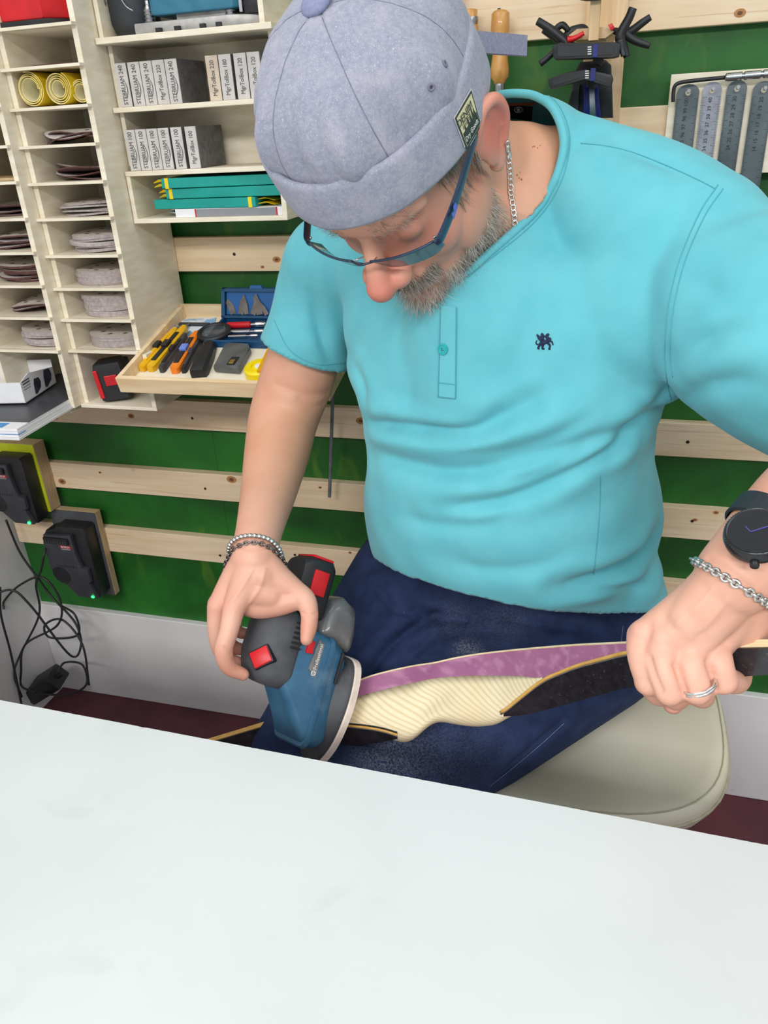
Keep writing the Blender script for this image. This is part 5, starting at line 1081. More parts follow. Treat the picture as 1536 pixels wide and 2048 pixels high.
RG = [(.640, 1.000, .135), (.690, .985, .165), (.740, .972, .185), (.790, .962, .190), (.840, .955, .182), (.890, .950, .168), (.940, .947, .155), (.990, .945, .146), (1.04, .948, .138), (1.09, .952, .125), (1.13, .958, .105)]
g = G(); rings = []; shape = []
for h, cy, b in RG:
    if h < 1.03: cx, a = fitring(h, cy, b)
    else: cx, a = shape[-1][0]+.004, shape[-1][1]*(.94 if h < 1.1 else .85)
    shape.append((cx, a)); rings.append(ringpts(cx, cy, h, a, b))
RI = [rings[0].mean(0)+(rings[0]-rings[0].mean(0))*.7-[0, 0, .006]]+rings+[rings[-1].mean(0)+(rings[-1]-rings[-1].mean(0))*.6+[0, 0, .02]]
dense = []
for k in range(64): dense.append(catmull(np.array([r[k] for r in RI]), 70))
g.loft(list(np.array(dense).transpose(1, 0, 2)))
TW(g, [RA+[0, 0, .004], RA*.5+NB*.5+[0, .008, .010], NB+[0, .022, .006]], [.070, .070, .090])
TW(g, [NB+[0, .022, .004], P(1130, 335, .885), P(1250, 378, .855), P(1330, 424, .835), P(1400, 478, .815)], [.086, .058, .060, .065, .070])
TW(g, [NB+[.0, .03, .0], NB+[-.01, .045, -.12], NB+[-.01, .05, -.25]], [.084, .128, .135])
TW(g, [NB+[-.01, -.02, -.055], NB+[-.02, -.055, -.13], NB+[-.02, -.06, -.22]], [.078, .105, .115])
TW(g, [RA*.62+NB*.38+[0, -.01, -.03], RA*.45+NB*.5+np.array([-.1, .9, .98])*.05+[0, -.01, -.10]], [.080, .11])
T(g, [(1200, 420, .86, .075), (1280, 500, .84, .085), (1270, 620, .87, .110)])
# sleeves
T(g, [(672, 535, 1.045, .071), (645, 605, 1.075, .0665), (622, 668, 1.095, .065), (606, 715, 1.112, .0655), (594, 752, 1.125, .065)])
T(g, [(1400, 490, .820, .076), (1440, 578, .80, .094), (1505, 640, .765, .099), (1580, 685, .735, .100), (1680, 745, .72, .098), (1790, 815, .705, .095)])
# side flap of the hem over his left hip
TW(g, [P(1215, 1150, 1.03), P(1250, 1200, 1.05)], [.070, .055])
shirt_me = remesh(g, .0038, 22, .5)
# creases: polylines laid on the cloth, pressed in with a raised lip
CRE = [([(736, 847), (803, 853), (870, 862), (918, 864), (965, 855), (1005, 836), (1060, 812)], .011, .013), ([(748, 905), (823, 930), (931, 943), (1066, 912), (1208, 868), (1300, 836)], .008, .017), ([(877, 1013), (1005, 999), (1107, 959), (1194, 912), (1280, 862)], .010, .013),
       ([(800, 1030), (870, 1048), (972, 1047), (1060, 1020)], .004, .014), ([(1110, 1172), (1180, 1160), (1235, 1138), (1280, 1108), (1308, 1070)], .014, .015), ([(1120, 1190), (1190, 1178), (1260, 1168), (1308, 1170)], .004, .010),
       ([(1340, 800), (1290, 830), (1240, 880), (1200, 940)], .007, .014), ([(1345, 770), (1300, 800), (1250, 850)], .004, .012), ([(1370, 800), (1420, 770), (1480, 760), (1536, 770)], .005, .013), ([(1352, 730), (1400, 690), (1460, 660), (1530, 655)], .005, .015), ([(1380, 560), (1430, 580), (1500, 570)], .004, .015),
       ([(612, 560), (628, 620), (648, 690), (670, 735)], .006, .012), ([(590, 560), (600, 610), (616, 660)], .003, .011), ([(700, 720), (724, 770), (742, 830)], .005, .012), ([(1240, 290), (1330, 330), (1420, 372)], .003, .012),
       ([(880, 1120), (980, 1140), (1080, 1130), (1160, 1090)], .003, .016), ([(760, 780), (850, 815), (960, 830), (1060, 800), (1150, 740)], .003, .018), ([(1000, 560), (960, 640), (930, 720)], .003, .02), ([(1380, 640), (1440, 620), (1520, 600)], .003, .014), ([(900, 905), (1010, 900), (1110, 868), (1210, 815)], .004, .013), ([(960, 975), (1060, 950), (1150, 905), (1230, 855)], .004, .011)]
sb = bvh_of(shirt_me); co2 = getco(shirt_me); no2 = getno(shirt_me)
disp = np.zeros(len(co2))
for px, amp, r in CRE:
    ln = onsurf(sb, px)
    if len(ln) < 3: continue
    d = segdist(co2, ln); 
    # fade towards both ends
    e0 = np.minimum(np.linalg.norm(co2-ln[0], axis=1), np.linalg.norm(co2-ln[-1], axis=1)); fade = np.clip(e0/.05, .15, 1)
    disp += 1.25*fade*amp*(-np.exp(-(d/(r*.55))**2)+.45*np.exp(-((d-r*1.5)/(r*1.0))**2))
nz = .0016*(np.sin(co2@[31, 17, 23]+1.3)*np.sin(co2@[-19, 27, 35])+.6*np.sin(co2@[47, -39, 29]+.5)*np.sin(co2@[25, 51, -33]))
setco(shirt_me, co2+no2*(disp+nz)[:, None])
relax(shirt_me, np.ones(len(co2)), 3, .5)
sb = bvh_of(shirt_me)
def inpoly(p, poly):
    x, y = p[:, 0], p[:, 1]; c = np.zeros(len(p), bool); j = len(poly)-1
    for i in range(len(poly)):
        xi, yi = poly[i]; xj, yj = poly[j]; c ^= ((yi > y) != (yj > y)) & (x < (xj-xi)*(y-yi)/(yj-yi+1e-12)+xi); j = i
    return c
NECK = [(964, 236), (978, 200), (1004, 190), (1040, 188), (1072, 194), (1102, 214), (1121, 250), (1127, 292), (1116, 345), (1093, 392), (1063, 430), (1030, 462), (1000, 488), (972, 512), (940, 540), (905, 560)]
loop = catmull(np.array(NECK, float), 120)
co2 = getco(shirt_me); no2 = getno(shirt_me); pj = proj(co2); vd = co2-np.array([0, 0, CAM_H])
hole = inpoly(pj[:, :2], [tuple(q) for q in loop]+[(860, 560), (820, 450), (850, 320), (910, 250)]) & ((no2*vd).sum(1) < 0) & (co2[:, 2] > 1.0)
# cut planes: hem at the hips and both sleeve ends
h1, h2, h3 = (hit(sb, x, y)[0] for x, y in ((770, 1132), (985, 1203), (1290, 1228)))
hn = nrm(np.cross(h2-h1, h3-h1)); hn = hn if hn[2] > 0 else -hn
low = ((co2-h1)@hn < 0) & (co2[:, 2] < .86)
an = nrm(P(590, 770, 1.13)-P(640, 620, 1.08)); low |= ((co2-P(610, 706, 1.108))@an > 0) & (np.linalg.norm(co2-P(610, 706, 1.108), axis=1) < .13) & (pj[:, 0] < 712)
bn = nrm(P(1680, 745, .72)-P(1505, 640, .765)); low |= ((co2-P(1760, 795, .708))@bn > 0)
# skin outside the neckline stays under the cloth
fullpoly = [tuple(q) for q in loop]+[(860, 560), (820, 450), (850, 320), (910, 250)]
cs = getco(skin_me); ps = proj(cs); cand = np.nonzero((np.linalg.norm(cs-NB, axis=1) < .34) & (np.linalg.norm(HL(cs)-[0, .02, .0], axis=1) > .135))[0]
ins = inpoly(ps[:, :2], fullpoly)
moved = np.zeros(len(cs))
for i in cand:
    if ins[i]: continue
    r_ = cs[i]-np.array([0, 0, CAM_H]); L_ = np.linalg.norm(r_); p_, n_, _, d_ = sb.ray_cast(Vector((0, 0, CAM_H)), Vector(r_/L_))
    if p_ is not None and L_ < d_+.007 and d_-L_ < .06: cs[i] += r_/L_*(d_+.007-L_); moved[i] = 1
setco(skin_me, cs); body = link('body', skin_me.copy(), person); SB = bvh_of(skin_me)
bm = bmesh.new(); bm.from_mesh(shirt_me); bm.verts.ensure_lookup_table(); kill = np.nonzero(hole | low)[0]
bmesh.ops.delete(bm, geom=[bm.verts[int(i)] for i in kill], context='VERTS')
# turn the cut edges in, so that the cloth has thickness there
bd = [e for e in bm.edges if e.is_boundary]
for _ in range(3):
    mv = {}
    for v in {v for e in bd for v in e.verts}:
        nb = [e.other_vert(v).co for e in v.link_edges if e.is_boundary]
        if nb: mv[v] = sum(nb, Vector())/len(nb)
    for v, c in mv.items(): v.co = v.co.lerp(c, .5)
ex = bmesh.ops.extrude_edge_only(bm, edges=bd); bm.normal_update()
nv = [q for q in ex['geom'] if isinstance(q, bmesh.types.BMVert)]
for v in nv:
    src = [e.other_vert(v) for e in v.link_edges if not e.is_boundary]
    n_ = src[0].normal if src else v.normal
    v.co = v.co-n_*.0035
bm.to_mesh(shirt_me); bm.free()
fb = bvh_of(shirt_me)
finish(shirt_me, SHIRT, True); shirt = link('henley_shirt', shirt_me, person)
shirt['label'] = 'turquoise short sleeved henley shirt'
def strip(bvh, px, r, name, m, parent, lift=.0003, n=None, flat=None):
    ln = onsurf(bvh, px, lift, n or 14*len(px))
    if len(ln) > 3: return G().tube(ln, r, 6, flat=flat).make(name, m, parent, True)
def patch(bvh, quad, nu, nv, lift, name, mats, parent, thick=.0008, corner=0.0):
    a, b, c, d = (np.array(q, float) for q in quad); grid = []
    for j in range(nv+1):
        for i in range(nu+1):
            u, v = i/nu, j/nv; q = (a*(1-u)+b*u)*(1-v)+(d*(1-u)+c*u)*v; p, n_ = hit(bvh, *q)
            if p is None: p, n_, _, _ = bvh.find_nearest(Vector(P(*q, .735))); p, n_ = np.array(p), np.array(n_)*(-1 if np.dot(n_, ray(*q)) > 0 else 1)
            grid.append(p+n_*lift)
    g = G(); G_ = np.array(grid).reshape(nv+1, nu+1, 3); vd_ = nrm(G_.mean((0, 1))-np.array([0, 0, CAM_H])); B = G_+vd_*thick
    v = np.concatenate([G_.reshape(-1, 3), B.reshape(-1, 3)]); N_ = (nu+1)*(nv+1); f = []
    idx = lambda i, j: j*(nu+1)+i
    for j in range(nv):
        for i in range(nu):
            q = (idx(i, j), idx(i+1, j), idx(i+1, j+1), idx(i, j+1)); f.append(q); f.append(tuple(k+N_ for k in q[::-1]))
    for i in range(nu): f.append((idx(i, 0), idx(i, 0)+N_, idx(i+1, 0)+N_, idx(i+1, 0))); f.append((idx(i, nv), idx(i+1, nv), idx(i+1, nv)+N_, idx(i, nv)+N_))
    for j in range(nv): f.append((idx(0, j), idx(0, j+1), idx(0, j+1)+N_, idx(0, j)+N_)); f.append((idx(nu, j), idx(nu, j)+N_, idx(nu, j+1)+N_, idx(nu, j+1)))
    g.add(v, f); return g.make(name, mats, parent, 40)
# collar band, placket, button, seams, emblem
cb = onsurf(sb, NECK, .0005, 150)
G().tube(cb, .0045, 12, flat=1.0).make('collar_band', SHIRT, shirt, True)
nl = patch(fb, [(1010, 206), (1066, 212), (1064, 240), (1008, 234)], 6, 4, .0012, 'neck_label', mat('black_label', (22, 22, 24), .7, c2=(30, 30, 33), scale=100), shirt, .0004)
def ntext(body, x, y, size):
    p, n_ = hit(fb, x, y); pa, _ = hit(fb, x-8, y-1); pb, _ = hit(fb, x+8, y+1)
    if p is not None and pa is not None and pb is not None: U_ = nrm(pb-pa); V_ = nrm(np.cross(n_, U_)); V_ = V_ if V_@CD < 0 else -V_; text(body, size, p+n_*.0020, U_, V_, LTXT, nl, 'label_lettering', .0001)
p, n_ = hit(fb, 1037, 217)
if p is not None:
    a1 = nrm(np.cross(n_, CD)); a2 = np.cross(n_, a1); g = G(); g.tube([p+n_*.0018+(a1*math.cos(t)+a2*math.sin(t))*.0046 for t in np.linspace(0, 2*np.pi, 20, endpoint=False)], .0006, 6, closed=True); g.ell(p+n_*.0016, .0022, None, 10, 8); g.make('label_emblem', LTXT, nl)
patch(fb, [(982, 206), (1070, 203), (1071, 208), (982, 211)], 10, 2, .0014, 'neck_tape', mat('orange_tape', (226, 120, 92), .8, c2=(214, 106, 80), scale=100), shirt, .0004)
MOLE = mat('mole', (176, 118, 86), .6, c2=(160, 104, 74), scale=200)
g = G()
for x, y, r in ((1068, 293, .0010), (1075, 296, .0008), (1080, 291, .0007), (1034, 350, .0010), (1038, 356, .0008), (1043, 359, .0011), (1065, 294, .0007), (1040, 345, .0006)):
    p, n_ = hit(SB, x, y)
    if p is not None: g.ell(p, r, None, 8, 6)
g.make('moles', MOLE, person, True)
for off in (14,):
    ctr = np.array([985, 360]); q = [tuple(np.array(p)+nrm(np.array(p)-ctr)*off) for p in NECK[4:]]
    strip(sb, q, .0006, 'collar_seam', SEAM, shirt)
patch(sb, [(884, 612), (913, 614), (911, 796), (879, 792)], 4, 24, .0016, 'placket', SHIRT, shirt, .0014)
for px in ([(883, 614), (880, 700), (878, 792)], [(914, 616), (913, 700), (912, 797)], [(878, 765), (912, 769)], [(878, 793), (912, 797)]): strip(sb, px, .0005, 'placket_seam', SEAM, shirt, .002)
p, n_ = hit(sb, 888, 698)
bt = G().lathe(p+n_*.0016, n_, [(0, .0055), (.0012, .0062), (.0022, .0060), (.0024, .0048), (.0016, .0042), (.0016, .0002)], 24).make('button', mat('teal_button', (40, 178, 180), .3, c2=(30, 166, 170), scale=60), shirt, 40)
g = G()
for a_ in range(4): g.ell(p+n_*.0034+CR*.0014*math.cos(a_*1.571+.7)+CD*.0014*math.sin(a_*1.571+.7), .0006, None, 8, 6)
g.make('button_holes', INK, bt)
for px in ([(1162, 287), (1210, 292), (1262, 304), (1330, 330), (1400, 362), (1430, 378)], [(1436, 370), (1400, 425), (1360, 520), (1338, 610), (1330, 700), (1334, 760), (1342, 800)], [(1446, 378), (1410, 432), (1371, 522), (1349, 612), (1341, 700), (1346, 755)], [(1200, 950), (1199, 1010), (1194, 1080), (1187, 1150)]):
    strip(sb, px, .00055, 'seam', SEAM, shirt)
strip(sb, [(548, 640), (580, 700), (632, 728), (690, 726)], .0005, 'sleeve_hem_seam', SEAM, shirt)
NAVY = mat('navy_thread', (28, 40, 78), .8, c2=(20, 30, 62), scale=200)
g = G()
for px, r in (([(1078, 690), (1086, 686), (1096, 682), (1101, 676)], [.0016, .0026, .0022, .0016]), ([(1096, 680), (1094, 672), (1098, 668)], [.0016, .0018, .0012]), ([(1084, 684), (1078, 676), (1074, 669), (1078, 674), (1084, 678)], [.0014, .0016, .0006, .0014, .0016]), ([(1088, 682), (1084, 673), (1084, 667), (1089, 675)], [.0012, .0015, .0006, .0014]), ([(1080, 690), (1076, 696), (1079, 698)], [.0014, .0010, .0009]), ([(1086, 690), (1085, 697), (1089, 698)], [.0013, .0010, .0009]), ([(1096, 686), (1100, 692), (1098, 698), (1101, 698)], [.0014, .0011, .0009, .0008]), ([(1100, 682), (1104, 684), (1106, 690)], [.0011, .0009, .0007]), ([(1076, 690), (1072, 686), (1074, 681)], [.0008, .0007, .0006])):
    ln = onsurf(sb, px, .0004, 5*len(px)); g.tube(ln, np.interp(np.linspace(0, 1, len(ln)), np.linspace(0, 1, len(r)), r), 6)
g.make('griffin_emblem', NAVY, shirt, True)
# --- jeans
DENIM = mat('dark_denim', (42, 56, 92), .85, c2=(32, 44, 76), scale=40, bump=.2, bscale=1400, spec=.2)
overlay(DENIM, (58, 74, 112), 'noise', 9, (1, 1, 1), .55, .75, .5, 6)
attr_over(DENIM, 'dust', (168, 172, 184), .6, 420)
g = G()
g.ell((-.105, 1.0, .585), (.200, .150, .125), np.stack([ub, vb, [0, 0, 1]], 1), 36, 22)
T(g, [(1170, 1260, 1.18, .128), (1050, 1335, 1.145, .126), (930, 1420, 1.12, .120), (830, 1500, 1.095, .107), (755, 1575, 1.075, .094)])
T(g, [(850, 1180, 1.22, .123), (780, 1290, 1.20, .118), (700, 1400, 1.17, .108), (630, 1500, 1.12, .093)])
kL = P(755, 1575, 1.075); kR = P(630, 1500, 1.12)
TW(g, [kL, kL*.5+np.array([-.19, .74, .11])*.5, (-.19, .76, .09)], [.080, .068, .062]); TW(g, [kR, kR*.5+np.array([-.42, .76, .11])*.5, (-.42, .78, .09)], [.080, .068, .062])
jeans_me = remesh(g, .0045, 14, .5)
jb = bvh_of(jeans_me); co3 = getco(jeans_me); no3 = getno(jeans_me); d3 = np.zeros(len(co3))
for px, amp, r in (([(835, 1215), (870, 1232), (930, 1240)], .006, .012), ([(872, 1232), (820, 1262), (770, 1305), (742, 1345)], .012, .014), ([(1130, 1440), (1060, 1500), (990, 1560)], .004, .012), ([(1010, 1235), (1100, 1252), (1190, 1262)], .005, .014), ([(900, 1270), (980, 1262), (1060, 1268)], .003, .016), ([(760, 1180), (790, 1220), (840, 1230)], .006, .012), ([(700, 1470), (760, 1500), (820, 1500)], .004, .012)):
    ln = onsurf(jb, px)
    if len(ln) > 2: d = segdist(co3, ln); d3 += amp*(-np.exp(-(d/(r*.6))**2)+.4*np.exp(-((d-r*1.4)/r)**2))
setco(jeans_me, co3+no3*d3[:, None])
dust = np.zeros(len(co3))
for x, y, r, w in ((930, 1298, .016, .9), (950, 1310, .012, .7), (905, 1240, .03, .25), (1010, 1240, .04, .22), (780, 1500, .04, .6), (740, 1540, .05, .4), (860, 1510, .05, .25), (960, 1520, .06, .12)):
    p, n_ = hit(jb, x, y)
    if p is not None: dust += w*np.exp(-((co3-p)**2).sum(1)/(r*r))
paint(jeans_me, 'dust', dust); finish(jeans_me, DENIM, True); jeans = link('jeans', jeans_me, person); jeans['label'] = 'dark blue denim jeans with pale sanding dust'
STI = mat('denim_stitch', (110, 124, 156), .8, c2=(88, 102, 136), scale=200)
for px in ([(1128, 1446), (1080, 1490), (1020, 1540), (950, 1596)], [(1246, 1252), (1242, 1285)], [(812, 1208), (806, 1232), (800, 1250)]): strip(jb, px, .0005, 'stitching', STI, jeans)
SHOE = mat('dark_shoe', (44, 42, 44), .6, c2=(34, 32, 34), scale=30)
for ax_, ay in ((-.19, .76), (-.42, .78)):
    g = G(); TW(g, [(ax_, ay+.04, .045), (ax_-.01, ay-.05, .048), (ax_-.02, ay-.16, .036)], [.042, .044, .036], flat=1.0); g.M = None
    me = remesh(g, .005, 8); c_ = getco(me); c_[:, 2] = np.maximum(c_[:, 2], .001); setco(me, c_); finish(me, SHOE, True); link('shoe', me, person)

# --- docker cap, in the frame of the head
CAPM = mat('heather_grey_cotton', (158, 160, 177), .95, c2=(143, 146, 165), scale=260, bump=.25, bscale=1500, detail=8, sheen=.2, spec=.15)
overlay(CAPM, (210, 208, 214), 'noise', 900, (1, 1, 1), .58, .72, .6, 3); overlay(CAPM, (188, 187, 196), 'noise', 30, (1, 1, 1), .5, .75, .45, 8)
CAPD = mat('cap_thread', (128, 130, 150), .9, c2=(112, 114, 134), scale=200)
NA = 180; ph = np.linspace(0, 2*np.pi, NA, endpoint=False)
def cring(q, sc=1.0, dz=0.0):
    z0, k, rx, ry, y0, kx = q; x = rx*sc*np.sin(ph); y = y0+ry*sc*np.cos(ph); return np.stack([x, y, z0+k*y+kx*x+dz], 1)
QB = (.0324, .1715, .0888, .1167, .0013, .0968); QT = (.0792, .1411, .0896, .1117, -.0024, .1025)
B0, T0 = cring(QB), cring(QT)
cap = thing('docker_cap', '', '', HW((0, 0, .05))); del cap['label'], cap['category']; cap.parent = person; cap.location = HW((0, 0, .05))-WL['person']
cap['label'] = 'heather grey cotton docker cap with rolled cuff'
wob = lambda a, s: np.array([mnoise.noise((math.sin(p_)*a, math.cos(p_)*a, s)) for p_ in ph])
# cuff: a rolled band
def mixr(t, off): c = np.array([0, 0, .0]); m = B0*(1-t)+T0*t; ctr = m.mean(0); d = m-ctr; L = np.linalg.norm(d[:, :2], axis=1)[:, None]; return m+d/L*(np.asarray(off)[:, None] if np.ndim(off) else off)
w1 = wob(2.2, 1)*.0012
prof = [(.0, -.006), (-.02, -.003), (-.01, .0004), (.06, .0016), (.3, .0022), (.6, .0022), (.9, .0018), (1.0, .0008), (1.025, -.0010), (1.02, -.0034), (.97, -.0055), (.6, -.0065), (.2, -.0075)]
G().loft([HW(mixr(t, o+w1)) for t, o in prof], cap=False, closed=True).make('cuff', CAPM, cap, True)
# crown: six panels with sunk seams and gathers above the cuff
AP = np.array([0, -.008, .1505]); rows = []; NS_ = 46
cT = T0.mean(0); seam_phi = np.arange(6)*np.pi/3+.30
gat = sum(np.exp(-((np.angle(np.exp(1j*(ph-p0)))/wd_)**2))*am for p0, wd_, am in ((.55, .10, 1.0), (.05, .09, -.9), (-.45, .12, 1.1), (-.9, .08, -.8), (-1.4, .12, .9), (1.1, .1, -.8), (2.0, .15, .6), (-2.2, .2, .6), (3.0, .2, .5), (-.2, .07, .5), (.8, .06, -.5)))
for i in range(NS_+1):
    s = i/NS_; base = cring(QT, .950, -.014); base[:, 0] = np.where(base[:, 0] > 0, base[:, 0]*.90, base[:, 0]); th = s*np.pi/2
    rad = np.cos(th)**.80; hgt = np.sin(th)**1.08
    ctr = cT*np.array([1, 1, 1])+np.array([0, 0, -.014])
    ring = (ctr+(base-ctr)*rad)*(1)+(AP-ctr)*hgt; ring[:, 2] -= 0
    d = (base-ctr); d[:, 2] = 0; d /= np.linalg.norm(d, axis=1)[:, None]
    nrm_ = d*math.cos(th)+np.array([0, 0, 1])*math.sin(th)
    sd = np.min(np.abs(np.angle(np.exp(1j*(ph[:, None]-seam_phi[None])))), axis=1)*max(rad, .08)*.1
    groove = -.0011*np.exp(-(sd/.0016)**2)+.0010*np.clip(sd/.03, 0, 1)
    puck = gat*.0090*np.exp(-((s-.20)/.26)**2)*(1-np.exp(-(s/.10)**2))
    n3 = np.array([mnoise.fractal(Vector((math.sin(p_)*rad*2.4, math.cos(p_)*rad*2.4, s*3.1)), 1.0, 2.0, 3) for p_ in ph])*.0017
    bulge = .0050*math.sin(min(1, s*1.5)*math.pi)**1.0
    rows.append(ring+nrm_*(groove+puck+n3+bulge)[:, None])
g = G(); g.loft([HW(r) for r in rows], cap=False); crown = g.make('crown', CAPM, cap, True)
cap_bvh = BVHTree.FromPolygons([tuple(v) for v in np.concatenate([HW(r) for r in rows])], [(i*NA+j, i*NA+(j+1) % NA, (i+1)*NA+(j+1) % NA, (i+1)*NA+j) for i in range(NS_) for j in range(NA)])
for p0 in seam_phi:
    j = int(round((p0 % (2*np.pi))/(2*np.pi)*NA)) % NA
    for dj in (-3, 0, 3):
        pts = np.array([rows[i][(j+int(round(dj*min(1, (1.03-i/NS_)*1.6)))) % NA] for i in range(3, NS_-2)]); pts = HW(pts*1.0)
        if dj == 0: G().tube(catmull(pts, 60)+nrm(HW((0, 0, 1))-HW((0, 0, 0)))*.0, .0005, 6).make('seam', CAPD, crown, True)
G().ell(HW(AP+[0, 0, .0025]), np.array([.0130, .0130, .0060])*HS, HRM, 24, 14).make('button', mat('cap_button', (140, 146, 178), .85, c2=(126, 132, 164), scale=300, bump=.2, bscale=1500), cap, True)
for x, y in ((889, 128), (862, 174)):
    p, n_ = hit(cap_bvh, x, y)
    a1 = nrm(np.cross(n_, [0, 0, 1])); a2 = np.cross(n_, a1)
    G().tube([p+n_*.0006+(a1*math.cos(t)+a2*math.sin(t))*.0022 for t in np.linspace(0, 2*np.pi, 18, endpoint=False)], .0010, 8, closed=True).make('eyelet', CAPD, crown, True)
    G().lathe(p+n_*.0004, n_, [(0, .0014), (.0003, .0012)], 12).make('eyelet_hole', INK, crown)
# back strap
s0 = P(900, 80, .735); s1 = P(975, 86, .762); s2 = P(1054, 92, .795); ln = catmull([s0, s1, s2], 16); upv = nrm(-CD+CR*.04)
g = G(); g.loft([np.array([q+upv*h-CF*t for h, t in ((-.0106, -.0011), (-.0106, .0011), (.0106, .0011), (.0106, -.0011))]) for q in ln]); g.make('back_strap', mat('strap_twill', (134, 137, 158), .9, c2=(120, 123, 146), scale=300, bump=.2, bscale=1500), cap)
# woven label on the cuff
cuff_bvh = BVHTree.FromPolygons([tuple(v) for v in np.concatenate([HW(mixr(t, o+w1)) for t, o in prof])], [(i*NA+j, i*NA+(j+1) % NA, ((i+1) % len(prof))*NA+(j+1) % NA, ((i+1) % len(prof))*NA+j) for i in range(len(prof)) for j in range(NA)])
Q = np.array([(940, 180), (960, 250), (931, 300), (907, 236)], float); qc = Q.mean(0)
LB1 = mat('label_border', (52, 62, 58), .7, c2=(64, 74, 68), scale=200); LB2 = mat('label_cream', (222, 218, 178), .8, c2=(206, 202, 160), scale=200); LB3 = mat('label_forest', (40, 54, 50), .8, c2=(52, 66, 60), scale=200)
def qm(u, v): return (Q[0]*(1-u)+Q[1]*u)*(1-v)+(Q[3]*(1-u)+Q[2]*u)*v     # u along the long top edge, v towards the lower left
def qp(u0, u1, v0, v1): return [tuple(qm(u0, v0)), tuple(qm(u1, v0)), tuple(qm(u1, v1)), tuple(qm(u0, v1))]
lab = patch(cuff_bvh, [tuple(q) for q in qc+(Q-qc)*1.06], 8, 8, .0010, 'label', LTXT, cap)
patch(cuff_bvh, [tuple(q) for q in qc+(Q-qc)*1.0], 8, 8, .0013, 'label_border', LB1, lab, .0002)
patch(cuff_bvh, [tuple(q) for q in qc+(Q-qc)*.88], 8, 8, .0016, 'label_field', LB2, lab, .0002)
patch(cuff_bvh, qp(.56, .92, .08, .92), 6, 6, .0019, 'label_forest', LB3, lab, .0002)
for (u0, v0, hh) in ((.55, .28, .36), (.55, .40, .20), (.55, .55, .26), (.55, .18, .22), (.55, .75, .15)):
    c0 = [tuple(qm(.58, v0-.05)), tuple(qm(.58, v0+.05)), tuple(qm(.58-hh, v0+.005)), tuple(qm(.58-hh, v0-.005))]; patch(cuff_bvh, c0, 2, 4, .0020, 'label_tree', LB3, lab, .0002)
def ltext(body, u, v, size, m, wide=1.0):
    p, n_ = hit(cuff_bvh, *qm(u, v)); pa, _ = hit(cuff_bvh, *qm(u, v-.1)); pb, _ = hit(cuff_bvh, *qm(u, v+.1)); U_ = nrm(pa-pb); V_ = nrm(np.cross(n_, U_)); text(body, size, p+n_*.0023, U_, V_, m, lab, 'label_lettering', .0001, True, wide)
ltext('DENIM', .24, .60, .0092, LB3, .95); ltext('Dry Goods', .76, .52, .0066, LTXT, .8)
for u_ in (.36, .42, .47): patch(cuff_bvh, qp(u_, u_+.02, .35, .85), 2, 6, .0019, 'label_line', LB3, lab, .0002)

# --- glasses, in the frame of the head
NAVYG = mat('navy_acetate', (22, 40, 66), .3, c2=(30, 58, 84), scale=40, coat=.4)
LENS = mat('tinted_lens', (52, 70, 86), .06, alpha=.72, spec=.8, coat=.5)
gl_ = thing('spectacles', '', '', HW((0, .1, 0))); del gl_['label'], gl_['category']; gl_.parent = person; gl_.location = HW((0, .1, 0))-WL['person']; gl_['label'] = 'thin dark blue tinted spectacles low on the nose'
def lens_pt(s, u, v):            # u 0 at the bridge .. 1 at the hinge, v 0 top .. 1 bottom
    return np.array([s*(.010+.058*u), .1185-.004*u-.016*u**2.2-.0085*v, .0035-.0235*v*(1-.25*(2*u-1)**4)])
for s in (-1, 1):
    top = [lens_pt(s, u, 0) for u in np.linspace(0, 1, 14)]
    N2 = 14; gv = [HW(lens_pt(s, i/N2, j/8)) for j in range(9) for i in range(N2+1)]; gv2 = [HW(lens_pt(s, i/N2, j/8)-[0, .0016, 0]) for j in range(9) for i in range(N2+1)]
    f = []; n_1 = len(gv)
    for j in range(8):
        for i in range(N2): a_ = j*(N2+1)+i; q = (a_, a_+1, a_+N2+2, a_+N2+1); f += [q, tuple(k+n_1 for k in q[::-1])]
    per = [i for i in range(N2+1)]+[j*(N2+1)+N2 for j in range(1, 9)]+[8*(N2+1)+i for i in range(N2-1, -1, -1)]+[j*(N2+1) for j in range(7, 0, -1)]
    for a_, b_ in zip(per, per[1:]+per[:1]): f.append((a_, b_, b_+n_1, a_+n_1))
    G().add(gv+gv2, f).make('lens', LENS, gl_, 60)
    G().tube(HW(np.array(top)+[0, -.0006, .0006]), .0013, 8).make('brow_rim', NAVYG, gl_, True)
    hp = lens_pt(s, 1, .1)
    tp = [hp+[s*.001, .001, 0], hp+[s*.005, -.006, .001], (s*.079, .06, .008), (s*.083, .02, .015), (s*.084, -.008, .018), (s*.083, -.03, .006)]
    q = HW(catmull(np.array(tp), 36)); g = G(); up_ = HRM[:, 2]
    g.tube(q, np.array([[.0054*w_, .0015] for w_ in np.interp(np.linspace(0, 1, 36), [0, .1, .5, .8, 1], [.8, 1.1, 1.0, .8, .6])])*HS, 10, up=up_)
    tm = g.make('temple', NAVYG, gl_, 40)
    G().ell(HW(hp+[-s*.001, -.004, .002]), .0014*HS, None, 10, 8).make('hinge_screw', CHROME, tm, True)
    G().tube(HW(np.array([lens_pt(s, .02, .15)+[0, -.002, 0], [s*.007, .107, -.006], [s*.006, .104, -.012]])), .0007, 6).make('nose_pad_wire', CHROME, gl_, True)
G().tube(HW(catmull(np.array([(-.011, .117, .002), (0, .1215, .004), (.011, .117, .002)]), 12)), .0011, 8).make('bridge', NAVYG, gl_, True)
pt = HW(np.array([-.0795, .072, .0065])); 
